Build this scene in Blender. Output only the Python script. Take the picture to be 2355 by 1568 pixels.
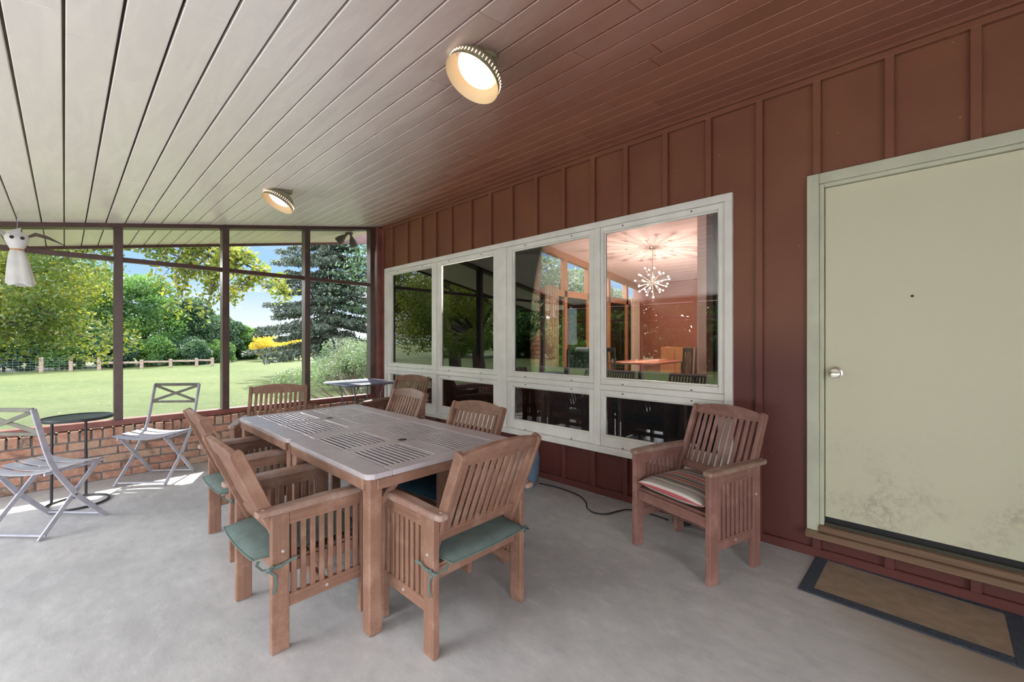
import bpy, math, random
import numpy as np
from mathutils import Matrix, Vector, Euler
for o in list(bpy.data.objects): bpy.data.objects.remove(o)
S = bpy.context.scene; COL = S.collection
R = math.radians; PI = math.pi

# ------------------------------------------------------------------ camera, sky, sun, exposure
YAW = 46.685; CAMH = 1.34
cam = bpy.data.objects.new('camera', bpy.data.cameras.new('camera')); COL.objects.link(cam)
cam.data.sensor_width = 36; cam.data.lens = 36*970.2/2355
cam.data.shift_y = -3.5/2355; cam.data.clip_end = 900; cam.data.clip_start = .03
cam.location = (0, 0, CAMH); cam.rotation_euler = (PI/2, 0, -R(YAW)); S.camera = cam
S.view_settings.view_transform = 'Standard'; S.view_settings.look = 'None'
S.view_settings.gamma = 1; S.view_settings.exposure = 0.52; S.view_settings.use_curve_mapping = False

W = bpy.data.worlds.new('sky'); S.world = W; W.use_nodes = True
nt = W.node_tree; nt.nodes.clear()
def N(nt, t, **kw):
    n = nt.nodes.new(t)
    for k, v in kw.items():
        if k in n.inputs: n.inputs[k].default_value = v
        else: setattr(n, k, v)
    return n
def math_(nt, op, a, b=None, c=None, clamp=False):
    n = nt.nodes.new('ShaderNodeMath'); n.operation = op; n.use_clamp = clamp
    for i, x in enumerate((a, b, c)):
        if x is None: continue
        if isinstance(x, (int, float)): n.inputs[i].default_value = x
        else: nt.links.new(x, n.inputs[i])
    return n.outputs[0]
def mapr(nt, x, a, b, c=0., d=1., smooth=False):
    n = nt.nodes.new('ShaderNodeMapRange'); n.interpolation_type = 'SMOOTHSTEP' if smooth else 'LINEAR'
    nt.links.new(x, n.inputs[0])
    for i, v in zip((1, 2, 3, 4), (a, b, c, d)): n.inputs[i].default_value = v
    return n.outputs[0]
def mixc(nt, f, a, b, blend='MIX'):
    n = nt.nodes.new('ShaderNodeMix'); n.data_type = 'RGBA'; n.blend_type = blend
    for i, x in ((0, f), (6, a), (7, b)):
        if isinstance(x, (int, float)): n.inputs[i].default_value = x
        elif isinstance(x, (tuple, list)): n.inputs[i].default_value = tuple(x)+((1,) if len(x) == 3 else ())
        else: nt.links.new(x, n.inputs[i])
    return n.outputs[2]
SKY_ALL = .85; SKY_BOOST = 6.5
tc = N(nt, 'ShaderNodeTexCoord'); sp = N(nt, 'ShaderNodeSeparateXYZ'); nt.links.new(tc.outputs['Generated'], sp.inputs[0])
dx, dy, dz = sp.outputs
grad = mapr(nt, dz, 0.0, .42)
base = mixc(nt, grad, (.44, .68, 1.0), (.22, .44, .88))
mp = N(nt, 'ShaderNodeMapping'); mp.inputs['Scale'].default_value = (2.2, 2.2, 11.); nt.links.new(tc.outputs['Generated'], mp.inputs[0])
cn = N(nt, 'ShaderNodeTexNoise', Scale=1.6, Detail=6., Roughness=.55); nt.links.new(mp.outputs[0], cn.inputs[0])
cl = mapr(nt, cn.outputs[0], .47, .62, smooth=True)
low = mapr(nt, dz, .0, .12, .85, .0)
clf = math_(nt, 'MAXIMUM', math_(nt, 'MULTIPLY', cl, .85), low)
clf = math_(nt, 'MULTIPLY', clf, mapr(nt, dz, .10, .24, 1., .35))
skyc = mixc(nt, clf, base, (1.0, 1.0, 1.02))
# sky brightened overhead, behind and to the left, as added fill for the porch
bo = math_(nt, 'ADD', math_(nt, 'MULTIPLY', dy, -.8), math_(nt, 'MULTIPLY', dx, -.75))
boost = mapr(nt, bo, -.55, .55, 0., 1., smooth=True)
zen = mapr(nt, dz, .30, .75, 0., .55, smooth=True)
boost = math_(nt, 'MAXIMUM', boost, zen)
skyc = mixc(nt, math_(nt, 'MULTIPLY', boost, .8), skyc, (1.0, .99, .97))
bg = N(nt, 'ShaderNodeBackground'); nt.links.new(skyc, bg.inputs[0])
nt.links.new(math_(nt, 'MULTIPLY', math_(nt, 'MULTIPLY_ADD', boost, SKY_BOOST, 1.), SKY_ALL), bg.inputs[1])
nt.links.new(bg.outputs[0], N(nt, 'ShaderNodeOutputWorld').inputs[0])

def sun(name, az, el, energy, angle, color=(1, 1, 1)):   # az: degrees from +Y towards +X, where the light comes from
    l = bpy.data.lights.new(name, 'SUN'); l.energy = energy; l.angle = R(angle); l.color = color
    o = bpy.data.objects.new(name, l); COL.objects.link(o)
    d = Vector((math.sin(R(az))*math.cos(R(el)), math.cos(R(az))*math.cos(R(el)), math.sin(R(el))))
    o.rotation_euler = d.to_track_quat('Z', 'Y').to_euler(); o.location = d*30
sun('sun', 25, 48, 9.5, .6, (1.0, .95, .87))
sun('fill_sun_back', -12, 13, 4.2, 24, (.95, .98, 1.0))  # added soft fill through the back screens, standing in for bright sky
sun('fill_sun_west', -75, 16, 4.0, 34, (.97, .99, 1.0))  # added soft fill from the open left side

# ------------------------------------------------------------------ mesh helpers
random.seed(4)
class MB:
    def __init__(s, M=None): s.v = []; s.f = []; s.uv = []; s.t = []; s.M = M
    def add(s, vs, fs, uvs=None, tone=None):
        b = len(s.v); tone = random.random() if tone is None else tone
        for p in vs:
            p = Vector(p); s.v.append(tuple(s.M @ p if s.M else p))
        for i, f in enumerate(fs):
            s.f.append([b+k for k in f]); s.t.append(tone)
            s.uv.append(uvs[i] if uvs else [(0, 0)]*len(f))
        return s
    def loft(s, secs, closed=True, caps=True, tone=None):
        n = len(secs[0]); vs = []; fs = []; uv = []
        ou, ov = random.random()*20, random.random()*20; cum = 0
        cs = []; prev = None
        for sec in secs:
            c = sum((Vector(p) for p in sec), Vector())/n
            if prev is not None: cum += (c-prev).length
            prev = c; cs.append(cum); vs += [tuple(p) for p in sec]
        per = [0]
        for k in range(n): per.append(per[-1]+(Vector(secs[0][(k+1) % n])-Vector(secs[0][k])).length)
        for i in range(len(secs)-1):
            for k in range(n if closed else n-1):
                k2 = (k+1) % n
                fs.append([i*n+k, i*n+k2, (i+1)*n+k2, (i+1)*n+k])
                uv.append([(ou+cs[i], ov+per[k]), (ou+cs[i], ov+per[k+1]), (ou+cs[i+1], ov+per[k+1]), (ou+cs[i+1], ov+per[k])])
        if caps and closed:
            m = (len(secs)-1)*n
            fs.append(list(range(n-1, -1, -1))); uv.append([(ou+.01*k, ov+per[k]) for k in range(n-1, -1, -1)])
            fs.append([m+k for k in range(n)]); uv.append([(ou+.01*k, ov+per[k]) for k in range(n)])
        return s.add(vs, fs, uv, tone)
    def box(s, c, d, rot=None, tone=None):
        c = Vector(c); h = Vector(d)/2
        ax = max(range(3), key=lambda i: d[i]); a1, a2 = [(1, 2), (2, 0), (0, 1)][ax]
        secs = []
        for sg in (-1, 1):
            sec = []
            for p, q in ((-1, -1), (1, -1), (1, 1), (-1, 1)):
                w = Vector((0, 0, 0)); w[ax] = sg*h[ax]; w[a1] = p*h[a1]; w[a2] = q*h[a2]
                if rot is not None: w = rot @ w
                sec.append(c+w)
            secs.append(sec)
        return s.loft(secs, tone=tone)
    def bb(s, x0, x1, y0, y1, z0, z1, tone=None): return s.box(((x0+x1)/2, (y0+y1)/2, (z0+z1)/2), (abs(x1-x0), abs(y1-y0), abs(z1-z0)), tone=tone)
    def beam(s, a, b, w, h, up=(0, 0, 1), tone=None):
        a = Vector(a); b = Vector(b); d = (b-a).normalized(); u = Vector(up)
        r = d.cross(u)
        if r.length < 1e-4: r = d.cross(Vector((1, 0, 0)))
        r.normalize(); u = r.cross(d)
        return s.loft([[p-r*w/2-u*h/2, p+r*w/2-u*h/2, p+r*w/2+u*h/2, p-r*w/2+u*h/2] for p in (a, b)], tone=tone)
    def path(s, pts, w, h, up=(0, 0, 1), tone=None):   # rectangular strip following points
        pts = [Vector(p) for p in pts]; secs = []
        for i, p in enumerate(pts):
            d = (pts[min(i+1, len(pts)-1)]-pts[max(i-1, 0)]).normalized(); u = Vector(up)
            r = d.cross(u).normalized(); u = r.cross(d)
            ww = w[i] if isinstance(w, (list, tuple)) else w
            secs.append([p-r*ww/2-u*h/2, p+r*ww/2-u*h/2, p+r*ww/2+u*h/2, p-r*ww/2+u*h/2])
        return s.loft(secs, tone=tone)
    def tube(s, pts, r, n=8, tone=None, closed=False):
        pts = [Vector(p) for p in pts]; secs = []; u = None; L = len(pts)
        for i, p in enumerate(pts):
            if closed: d = (pts[(i+1) % L]-pts[i-1]).normalized()
            else: d = (pts[min(i+1, L-1)]-pts[max(i-1, 0)]).normalized()
            if u is None:
                u = d.cross(Vector((0, 0, 1)))
                if u.length < .05: u = d.cross(Vector((1, 0, 0)))
            u = (u-d*u.dot(d)).normalized(); w = d.cross(u)
            rr = r[i] if isinstance(r, (list, tuple)) else r
            secs.append([p+(u*math.cos(2*PI*k/n)+w*math.sin(2*PI*k/n))*rr for k in range(n)])
        if closed: secs.append(secs[0])
        return s.loft(secs, caps=not closed, tone=tone)
    def lathe(s, prof, n=24, c=(0, 0, 0), sx=1, sy=1, caps=True, tone=None):
        c = Vector(c)
        return s.loft([[c+Vector((r*sx*math.cos(2*PI*k/n), r*sy*math.sin(2*PI*k/n), z)) for k in range(n)] for r, z in prof], caps=caps, tone=tone)
    def build(s, name, mat, parent=None, bevel=0, smooth=False, seg=1):
        me = bpy.data.meshes.new(name); me.from_pydata(s.v, [], s.f)
        ul = me.uv_layers.new(name='UVMap'); flat = [c for f in s.uv for p in f for c in p]
        ul.data.foreach_set('uv', flat)
        at = me.attributes.new('tone', 'FLOAT', 'FACE'); at.data.foreach_set('value', s.t)
        me.materials.append(mat); me.validate()
        if smooth:
            me.polygons.foreach_set('use_smooth', [True]*len(me.polygons)); me.set_sharp_from_angle(angle=R(40))
        me.update()
        o = bpy.data.objects.new(name, me); COL.objects.link(o)
        if parent: o.parent = parent
        if bevel:
            b = o.modifiers.new('edge', 'BEVEL'); b.width = bevel; b.segments = seg; b.limit_method = 'ANGLE'; b.angle_limit = R(40)
        return o
def tag(o, label=None, cat=None, group=None, kind=None):
    if label: o['label'] = label
    if cat: o['category'] = cat
    if group: o['group'] = group
    if kind: o['kind'] = kind
    return o
def struct(o): o['kind'] = 'structure'; return o
def thing(name, label, cat, loc=(0, 0, 0), rz=0, group=None):
    o = bpy.data.objects.new(name, None); COL.objects.link(o); o.empty_display_size = .1
    o.location = loc; o.rotation_euler = (0, 0, rz); return tag(o, label, cat, group)
def dup(root, loc, rz, label, group=None):
    r = root.copy(); COL.objects.link(r); r.location = loc; r.rotation_euler = (0, 0, rz); tag(r, label, group=group)
    def kids(a, b):
        for ch in list(a.children):
            if ch.name in used: pass
            c = ch.copy(); COL.objects.link(c); c.parent = b; kids(ch, c)
    kids(root, r); return r
used = set()
def arc(c, r, a0, a1, n, ax='xy'):
    out = []
    for i in range(n+1):
        a = R(a0+(a1-a0)*i/n); p = [c[0], c[1], c[2]]
        i1, i2 = {'xy': (0, 1), 'xz': (0, 2), 'yz': (1, 2)}[ax]
        p[i1] += r*math.cos(a); p[i2] += r*math.sin(a); out.append(tuple(p))
    return out

# ------------------------------------------------------------------ materials
def newmat(name):
    m = bpy.data.materials.new(name); m.use_nodes = True; nt = m.node_tree; nt.nodes.clear()
    out = N(nt, 'ShaderNodeOutputMaterial'); p = N(nt, 'ShaderNodeBsdfPrincipled'); nt.links.new(p.outputs[0], out.inputs[0])
    return m, nt, p, out
def setc(nt, p, c):
    if isinstance(c, (tuple, list)): p.inputs['Base Color'].default_value = tuple(c)+(1,)
    else: nt.links.new(c, p.inputs['Base Color'])
def noise(nt, scale, detail=3., rough=.5, coord='Object', sc=None, dist=0.):
    t = N(nt, 'ShaderNodeTexCoord'); src = t.outputs[coord]
    if coord == 'World':
        pass
    if sc:
        m = N(nt, 'ShaderNodeMapping'); m.inputs['Scale'].default_value = sc; nt.links.new(src, m.inputs[0]); src = m.outputs[0]
    n = N(nt, 'ShaderNodeTexNoise', Scale=scale, Detail=detail, Roughness=rough, Distortion=dist); nt.links.new(src, n.inputs[0]); return n.outputs[0]
def bump(nt, p, h, strength=.3, dist=.01):
    b = N(nt, 'ShaderNodeBump', Strength=strength, Distance=dist); nt.links.new(h, b.inputs['Height']); nt.links.new(b.outputs[0], p.inputs['Normal'])
def attr(nt, n='tone'):
    a = N(nt, 'ShaderNodeAttribute'); a.attribute_name = n; return a.outputs['Fac']
def simple(name, c, rough=.5, c2=None, ns=30, metal=0, bmp=0, spec=.5, sc=None, coat=0):
    m, nt, p, o = newmat(name)
    if c2:
        f = noise(nt, ns, 4., sc=sc); setc(nt, p, mixc(nt, mapr(nt, f, .35, .65), c, c2))
        if bmp: bump(nt, p, f, bmp)
    else: setc(nt, p, c)
    p.inputs['Roughness'].default_value = rough; p.inputs['Metallic'].default_value = metal
    p.inputs['Specular IOR Level'].default_value = spec; p.inputs['Coat Weight'].default_value = coat
    return m
def wood(name, a, b, rough=.55, grey=None, gf=.0, streak=70, spec=.4):
    m, nt, p, o = newmat(name)
    t = N(nt, 'ShaderNodeTexCoord'); mp = N(nt, 'ShaderNodeMapping'); mp.inputs['Scale'].default_value = (2.2, streak, 1); nt.links.new(t.outputs['UV'], mp.inputs[0])
    n = N(nt, 'ShaderNodeTexNoise', Scale=1., Detail=4., Roughness=.6, Distortion=.4); nt.links.new(mp.outputs[0], n.inputs[0])
    c = mixc(nt, mapr(nt, n.outputs[0], .3, .7), a, b)
    c = mixc(nt, math_(nt, 'MULTIPLY', attr(nt), .35), c, tuple(x*.62 for x in a), 'MIX')
    if grey:
        g = noise(nt, 9, 5., .6); g2 = noise(nt, 160, 2.)
        c = mixc(nt, mapr(nt, math_(nt, 'ADD', g, math_(nt, 'MULTIPLY', g2, .3)), .58-gf, .80-gf), c, grey)
    setc(nt, p, c); p.inputs['Roughness'].default_value = rough; p.inputs['Specular IOR Level'].default_value = spec
    bump(nt, p, n.outputs[0], .25, .002); return m
M = {}
M['teak'] = wood('weathered_teak', (.285, .152, .102), (.195, .098, .066), .5, (.34, .20, .145), -.05)
M['teak_arm'] = wood('teak_grey_top', (.30, .175, .13), (.24, .14, .105), .42, (.34, .245, .205), .02)
M['teak_red'] = wood('reddish_teak', (.29, .145, .115), (.19, .090, .075), .5, (.34, .18, .15), -.04)
M['teak_table'] = wood('grey_weathered_table_top', (.51, .455, .485), (.43, .385, .41), .30, (.50, .45, .46), .02, spec=.6)
M['screw'] = simple('steel_screw', (.75, .72, .68), .3, metal=.8)
M['green'] = simple('sage_green_canvas', (.125, .165, .152), .85, (.10, .135, .125), 18, bmp=.15, spec=.2)
M['navy'] = simple('dark_teal_canvas', (.02, .06, .09), .85, (.012, .04, .065), 18, bmp=.15, spec=.2)
M['white_metal'] = simple('white_painted_metal', (.44, .44, .50), .35, (.35, .35, .41), 14)
M['olive'] = simple('olive_grey_metal', (.15, .145, .115), .4, (.11, .105, .085), 14)  # darker tone for the back rails and cross braces
M['dark_frame'] = simple('dark_painted_steel', (.05, .055, .06), .5)
M['black'] = simple('black_metal', (.02, .025, .03), .4)
M['slot_shade'] = simple('dark_slot_shade', (.035, .026, .024), .9)  # slat wood coloured dark to stand for the shade inside the slots
M['rubber'] = simple('black_rubber', (.015, .015, .017), .55)
M['cream'] = simple('white_window_paint', (.80, .79, .74), .4, (.72, .71, .66), 7)
M['doorcream'] = None
M['trim'] = simple('dark_brown_paint', (.085, .040, .035), .35, (.06, .03, .028), 12)
M['sill'] = simple('red_brown_paint', (.24, .085, .065), .4, (.17, .06, .048), 9)
M['postp'] = simple('brown_post_paint', (.085, .05, .044), .35, (.06, .036, .033), 9)
M['mortar'] = simple('mortar', (.20, .19, .18), .9, (.13, .125, .12), 40, bmp=.5)
M['chrome'] = simple('brushed_nickel', (.62, .58, .52), .22, metal=1)
M['bark'] = simple('bark', (.07, .05, .04), .9, (.035, .027, .022), 12, bmp=.6)
M['fence'] = simple('weathered_fence_wood', (.28, .21, .16), .85, (.17, .12, .09), 10)
M['plaster'] = simple('warm_plaster', (.66, .49, .45), .8)
M['ipanel'] = wood('red_wood_paneling', (.33, .11, .06), (.24, .075, .04), .4)
M['orange_wood'] = wood('orange_wood', (.42, .18, .075), (.30, .12, .05), .35)
M['dark_fabric'] = simple('dark_navy_upholstery', (.012, .02, .032), .9, (.02, .03, .045), 20)
M['blue_fabric'] = simple('blue_upholstery', (.05, .11, .15), .9, (.03, .08, .11), 20)
M['ifloor'] = simple('interior_carpet', (.32, .22, .17), .9)
M['beige_cloth'] = simple('beige_curtain', (.55, .42, .32), .9)
M['white_cloth'] = simple('white_curtain', (.75, .74, .72), .9)
M['grey_cloth'] = simple('charcoal_curtain', (.035, .042, .045), .9)
M['wicker'] = simple('dark_wicker', (.13, .075, .05), .8, (.05, .03, .02), 60, bmp=.8)
M['ghost'] = simple('white_nylon', (.70, .70, .69), .6, (.60, .60, .60), 10)
M['blueplastic'] = simple('blue_grey_plastic', (.13, .19, .26), .4, (.10, .15, .21), 9)
M['bronze'] = simple('aged_bronze_shade', (.30, .27, .18), .5, (.20, .18, .115), 60, metal=.1, bmp=.2)
M['shade_in'] = simple('cream_enamel', (.62, .48, .30), .45)
M['soffit_lamp'] = simple('dark_olive_metal', (.06, .06, .045), .5)
M['rock'] = simple('pinkish_gravel_rock', (.35, .30, .29), .9, (.20, .17, .17), 3)

def glass(name, tint=(1, 1, 1), f=1.0):
    m = bpy.data.materials.new(name); m.use_nodes = True; nt = m.node_tree; nt.nodes.clear()
    out = N(nt, 'ShaderNodeOutputMaterial'); tr = N(nt, 'ShaderNodeBsdfTransparent'); tr.inputs[0].default_value = tint+(1,)
    gl = N(nt, 'ShaderNodeBsdfGlossy', Roughness=.0); fr = N(nt, 'ShaderNodeFresnel', IOR=1.5)
    mx = N(nt, 'ShaderNodeMixShader'); nt.links.new(math_(nt, 'MULTIPLY', fr.outputs[0], f, clamp=True), mx.inputs[0])
    nt.links.new(tr.outputs[0], mx.inputs[1]); nt.links.new(gl.outputs[0], mx.inputs[2]); nt.links.new(mx.outputs[0], out.inputs[0]); return m
M['glass'] = glass('window_glass', (.92, .93, .92), 2.7)
M['clear'] = glass('far_window_glass', (.95, .96, .96), 1.0)
def emis(name, c, s):
    m = bpy.data.materials.new(name); m.use_nodes = True; nt = m.node_tree; nt.nodes.clear()
    e = N(nt, 'ShaderNodeEmission', Strength=s); e.inputs[0].default_value = c+(1,); nt.links.new(e.outputs[0], N(nt, 'ShaderNodeOutputMaterial').inputs[0]); return m
M['bulb'] = emis('lit_bulb', (1, .86, .68), 22)

def mk_lampglass():
    m, nt, p, o = newmat('lit_frosted_glass'); setc(nt, p, (.9, .85, .75)); p.inputs['Roughness'].default_value = .5
    n = noise(nt, 9, 3.); f = mapr(nt, n, .40, .62)
    nt.links.new(mixc(nt, f, (1, .66, .42), (1, .84, .66)), p.inputs['Emission Color']); p.inputs['Emission Strength'].default_value = .95
    return m
M['lampglass'] = mk_lampglass()

def leafmat(name, a, b, c, trans=.45, rough=.5, ns=.6):
    m, nt, p, out = newmat(name)
    t = attr(nt); g = noise(nt, ns, 2.)
    col = mixc(nt, t, a, b); col = mixc(nt, mapr(nt, g, .45, .65), col, c)
    setc(nt, p, col); p.inputs['Roughness'].default_value = rough; p.inputs['Specular IOR Level'].default_value = .35
    tl = N(nt, 'ShaderNodeBsdfTranslucent'); nt.links.new(mixc(nt, 1., col, (1.5, 1.45, .8), 'MULTIPLY'), tl.inputs[0])
    mx = N(nt, 'ShaderNodeMixShader'); mx.inputs[0].default_value = trans
    nt.links.new(p.outputs[0], mx.inputs[1]); nt.links.new(tl.outputs[0], mx.inputs[2]); nt.links.new(mx.outputs[0], out.inputs[0]); return m
M['leaf_apple'] = leafmat('yellow_green_leaves', (.085, .14, .025), (.28, .28, .06), (.045, .085, .02), .45)
M['leaf_mid'] = leafmat('green_leaves', (.05, .12, .03), (.12, .22, .05), (.03, .08, .03), .4)
M['leaf_dark'] = leafmat('dark_green_leaves', (.03, .075, .035), (.07, .12, .06), (.02, .05, .03), .3)
M['needle'] = leafmat('blue_green_needles', (.035, .058, .045), (.09, .11, .08), (.03, .045, .038), .15)
M['leaf_gold'] = leafmat('golden_leaves', (.50, .36, .04), (.65, .50, .08), (.40, .36, .06), .4)
M['leaf_juniper'] = leafmat('grey_green_juniper', (.10, .155, .09), (.20, .27, .16), (.14, .135, .125), .3)
M['leaf_house'] = leafmat('house_plant_leaves', (.05, .09, .05), (.10, .14, .08), (.04, .06, .04), .3)
M['twig'] = simple('purplish_twigs', (.20, .13, .13), .9)

def mk_floor():
    m, nt, p, o = newmat('grey_painted_concrete')
    n1 = noise(nt, 1.1, 6., .62); n2 = noise(nt, 7, 6., .72, sc=(1.6, .8, 1)); n3 = noise(nt, 170, 3., .6)
    c = mixc(nt, mapr(nt, n1, .35, .68), (.46, .452, .44), (.345, .338, .332))
    c = mixc(nt, mapr(nt, n2, .50, .70, 0., .5), c, (.29, .28, .27)); c = mixc(nt, mapr(nt, n2, .46, .34, 0., .4), c, (.56, .55, .54))
    # brown scuffed wear in front of the door, the shade there painted in too
    g = N(nt, 'ShaderNodeNewGeometry'); sx = N(nt, 'ShaderNodeSeparateXYZ'); nt.links.new(g.outputs['Position'], sx.inputs[0])
    dxx = math_(nt, 'MULTIPLY', math_(nt, 'SUBTRACT', sx.outputs[0], 3.1), .72); dyy = math_(nt, 'MULTIPLY', math_(nt, 'ADD', sx.outputs[1], .75), .72)
    d = math_(nt, 'SQRT', math_(nt, 'ADD', math_(nt, 'MULTIPLY', dxx, dxx), math_(nt, 'MULTIPLY', dyy, dyy)))
    d = math_(nt, 'ADD', d, math_(nt, 'MULTIPLY', n1, .5))
    c = mixc(nt, mapr(nt, d, .75, 1.25, .85, 0., smooth=True), c, (.235, .165, .12))
    # speckles and chips
    v = N(nt, 'ShaderNodeTexVoronoi', Scale=5.5); t = N(nt, 'ShaderNodeTexCoord'); nt.links.new(t.outputs['Object'], v.inputs[0])
    sp = math_(nt, 'LESS_THAN', math_(nt, 'ADD', v.outputs['Distance'], math_(nt, 'MULTIPLY', n3, .05)), .062)
    sp = math_(nt, 'MULTIPLY', sp, mapr(nt, n1, .5, .6))
    c = mixc(nt, math_(nt, 'MULTIPLY', sp, .55), c, (.13, .12, .11))
    setc(nt, p, c); nt.links.new(mapr(nt, n2, .3, .7, .34, .55), p.inputs['Roughness'])
    h = math_(nt, 'ADD', math_(nt, 'MULTIPLY', n2, .6), math_(nt, 'MULTIPLY', n3, .12)); bump(nt, p, h, .16, .02)
    return m
M['floor'] = mk_floor()
def mk_ceiling():
    m, nt, p, o = newmat('painted_ceiling_boards')
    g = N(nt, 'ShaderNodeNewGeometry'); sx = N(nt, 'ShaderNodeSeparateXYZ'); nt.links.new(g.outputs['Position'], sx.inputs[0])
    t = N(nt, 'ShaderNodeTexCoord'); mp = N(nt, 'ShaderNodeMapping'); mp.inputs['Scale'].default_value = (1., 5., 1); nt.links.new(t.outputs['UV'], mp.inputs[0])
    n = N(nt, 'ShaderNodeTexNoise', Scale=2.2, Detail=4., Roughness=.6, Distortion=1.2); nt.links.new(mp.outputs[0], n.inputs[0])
    # paler towards the open sides: reflected daylight painted into the board colour
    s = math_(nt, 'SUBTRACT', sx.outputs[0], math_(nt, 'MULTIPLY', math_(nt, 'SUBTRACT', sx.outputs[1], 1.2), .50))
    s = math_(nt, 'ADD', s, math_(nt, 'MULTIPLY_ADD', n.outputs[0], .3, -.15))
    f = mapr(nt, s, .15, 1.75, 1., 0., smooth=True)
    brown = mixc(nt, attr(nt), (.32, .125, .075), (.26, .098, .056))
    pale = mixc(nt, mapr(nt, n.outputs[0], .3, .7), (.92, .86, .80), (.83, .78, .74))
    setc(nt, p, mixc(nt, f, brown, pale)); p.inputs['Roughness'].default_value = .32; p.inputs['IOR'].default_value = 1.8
    bump(nt, p, n.outputs[0], .12, .01)
    return m
M['ceil'] = mk_ceiling()
def mk_wall():
    m, nt, p, o = newmat('red_brown_wall_paint')
    n1 = noise(nt, 2., 4.); n2 = noise(nt, 120, 2.)
    v = N(nt, 'ShaderNodeTexVoronoi', Scale=9.); t = N(nt, 'ShaderNodeTexCoord'); nt.links.new(t.outputs['Object'], v.inputs[0])
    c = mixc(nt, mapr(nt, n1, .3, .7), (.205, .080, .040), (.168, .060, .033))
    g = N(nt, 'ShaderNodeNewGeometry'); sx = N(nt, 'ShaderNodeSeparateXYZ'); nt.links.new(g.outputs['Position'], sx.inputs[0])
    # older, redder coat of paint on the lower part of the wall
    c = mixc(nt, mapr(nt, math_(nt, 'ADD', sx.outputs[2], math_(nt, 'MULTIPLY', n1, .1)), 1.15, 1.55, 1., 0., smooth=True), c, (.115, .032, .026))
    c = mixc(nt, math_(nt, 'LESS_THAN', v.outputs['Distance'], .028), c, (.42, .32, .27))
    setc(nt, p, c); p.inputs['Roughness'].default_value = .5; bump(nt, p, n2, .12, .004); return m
M['wall'] = mk_wall()
def mk_door():
    m, nt, p, o = newmat('pale_green_cream_door_paint')
    n1 = noise(nt, 3.5, 6., .65); n2 = noise(nt, 40, 4., .7)
    g = N(nt, 'ShaderNodeNewGeometry'); sx = N(nt, 'ShaderNodeSeparateXYZ'); nt.links.new(g.outputs['Position'], sx.inputs[0])
    lowz = mapr(nt, sx.outputs[2], .2, .95, 1., 0., smooth=True)
    dirt = math_(nt, 'MULTIPLY', math_(nt, 'MULTIPLY', mapr(nt, n1, .46, .72), mapr(nt, n2, .42, .62)), lowz)
    c = mixc(nt, math_(nt, 'MULTIPLY', dirt, .75), (.63, .62, .45), (.20, .13, .11))
    setc(nt, p, c); p.inputs['Roughness'].default_value = .42; return m
M['door'] = mk_door()
M['doorcream'] = simple('cream_door_trim', (.56, .57, .45), .45, (.49, .50, .39), 6)
def mk_brick(name, mort=False):
    m, nt, p, o = newmat(name); t = attr(nt); n = noise(nt, 26, 5., .7)
    r = N(nt, 'ShaderNodeValToRGB'); nt.links.new(t, r.inputs[0]); e = r.color_ramp.elements
    e[0].position = 0; e[0].color = (.15, .085, .065, 1); e[1].position = 1; e[1].color = (.40, .27, .19, 1)
    for ps, c in ((.25, (.33, .15, .10)), (.5, (.40, .19, .125)), (.75, (.36, .20, .14))):
        q = r.color_ramp.elements.new(ps); q.color = c+(1,)
    c = mixc(nt, mapr(nt, n, .42, .75, 0., .7), r.outputs[0], (.55, .40, .31)); c = mixc(nt, mapr(nt, noise(nt, 8, 3.), .58, .72, 0., .6), c, (.08, .055, .045))
    setc(nt, p, c); p.inputs['Roughness'].default_value = .9; bump(nt, p, n, .8, .01); return m
M['brick'] = mk_brick('mottled_brick')
def mk_lawn():
    m, nt, p, o = newmat('mown_grass')
    n1 = noise(nt, .28, 5., .6); n2 = noise(nt, 4.5, 5., .7); n3 = noise(nt, 60, 3., .7)
    c = mixc(nt, mapr(nt, n1, .35, .65), (.074, .114, .019), (.145, .165, .044))
    c = mixc(nt, mapr(nt, n2, .42, .66, 0., .75), c, (.17, .18, .07)); c = mixc(nt, mapr(nt, n3, .40, .62, 0., .8), c, (.040, .070, .014))
    v = N(nt, 'ShaderNodeTexVoronoi', Scale=2.6); t = N(nt, 'ShaderNodeTexCoord'); nt.links.new(t.outputs['Object'], v.inputs[0])
    c = mixc(nt, math_(nt, 'LESS_THAN', v.outputs['Distance'], .05), c, (.70, .70, .55))
    setc(nt, p, c); p.inputs['Roughness'].default_value = .85; p.inputs['Specular IOR Level'].default_value = .25; bump(nt, p, math_(nt, 'ADD', n3, n2), .9, .05); return m
M['lawn'] = mk_lawn()
M['hill'] = simple('distant_woodland', (.11, .16, .13), .95, (.16, .22, .19), .12)
M['bounce_slab'] = simple('pale_bounce_surface', (.70, .67, .63), .8, (.63, .60, .57), 3)
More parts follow.
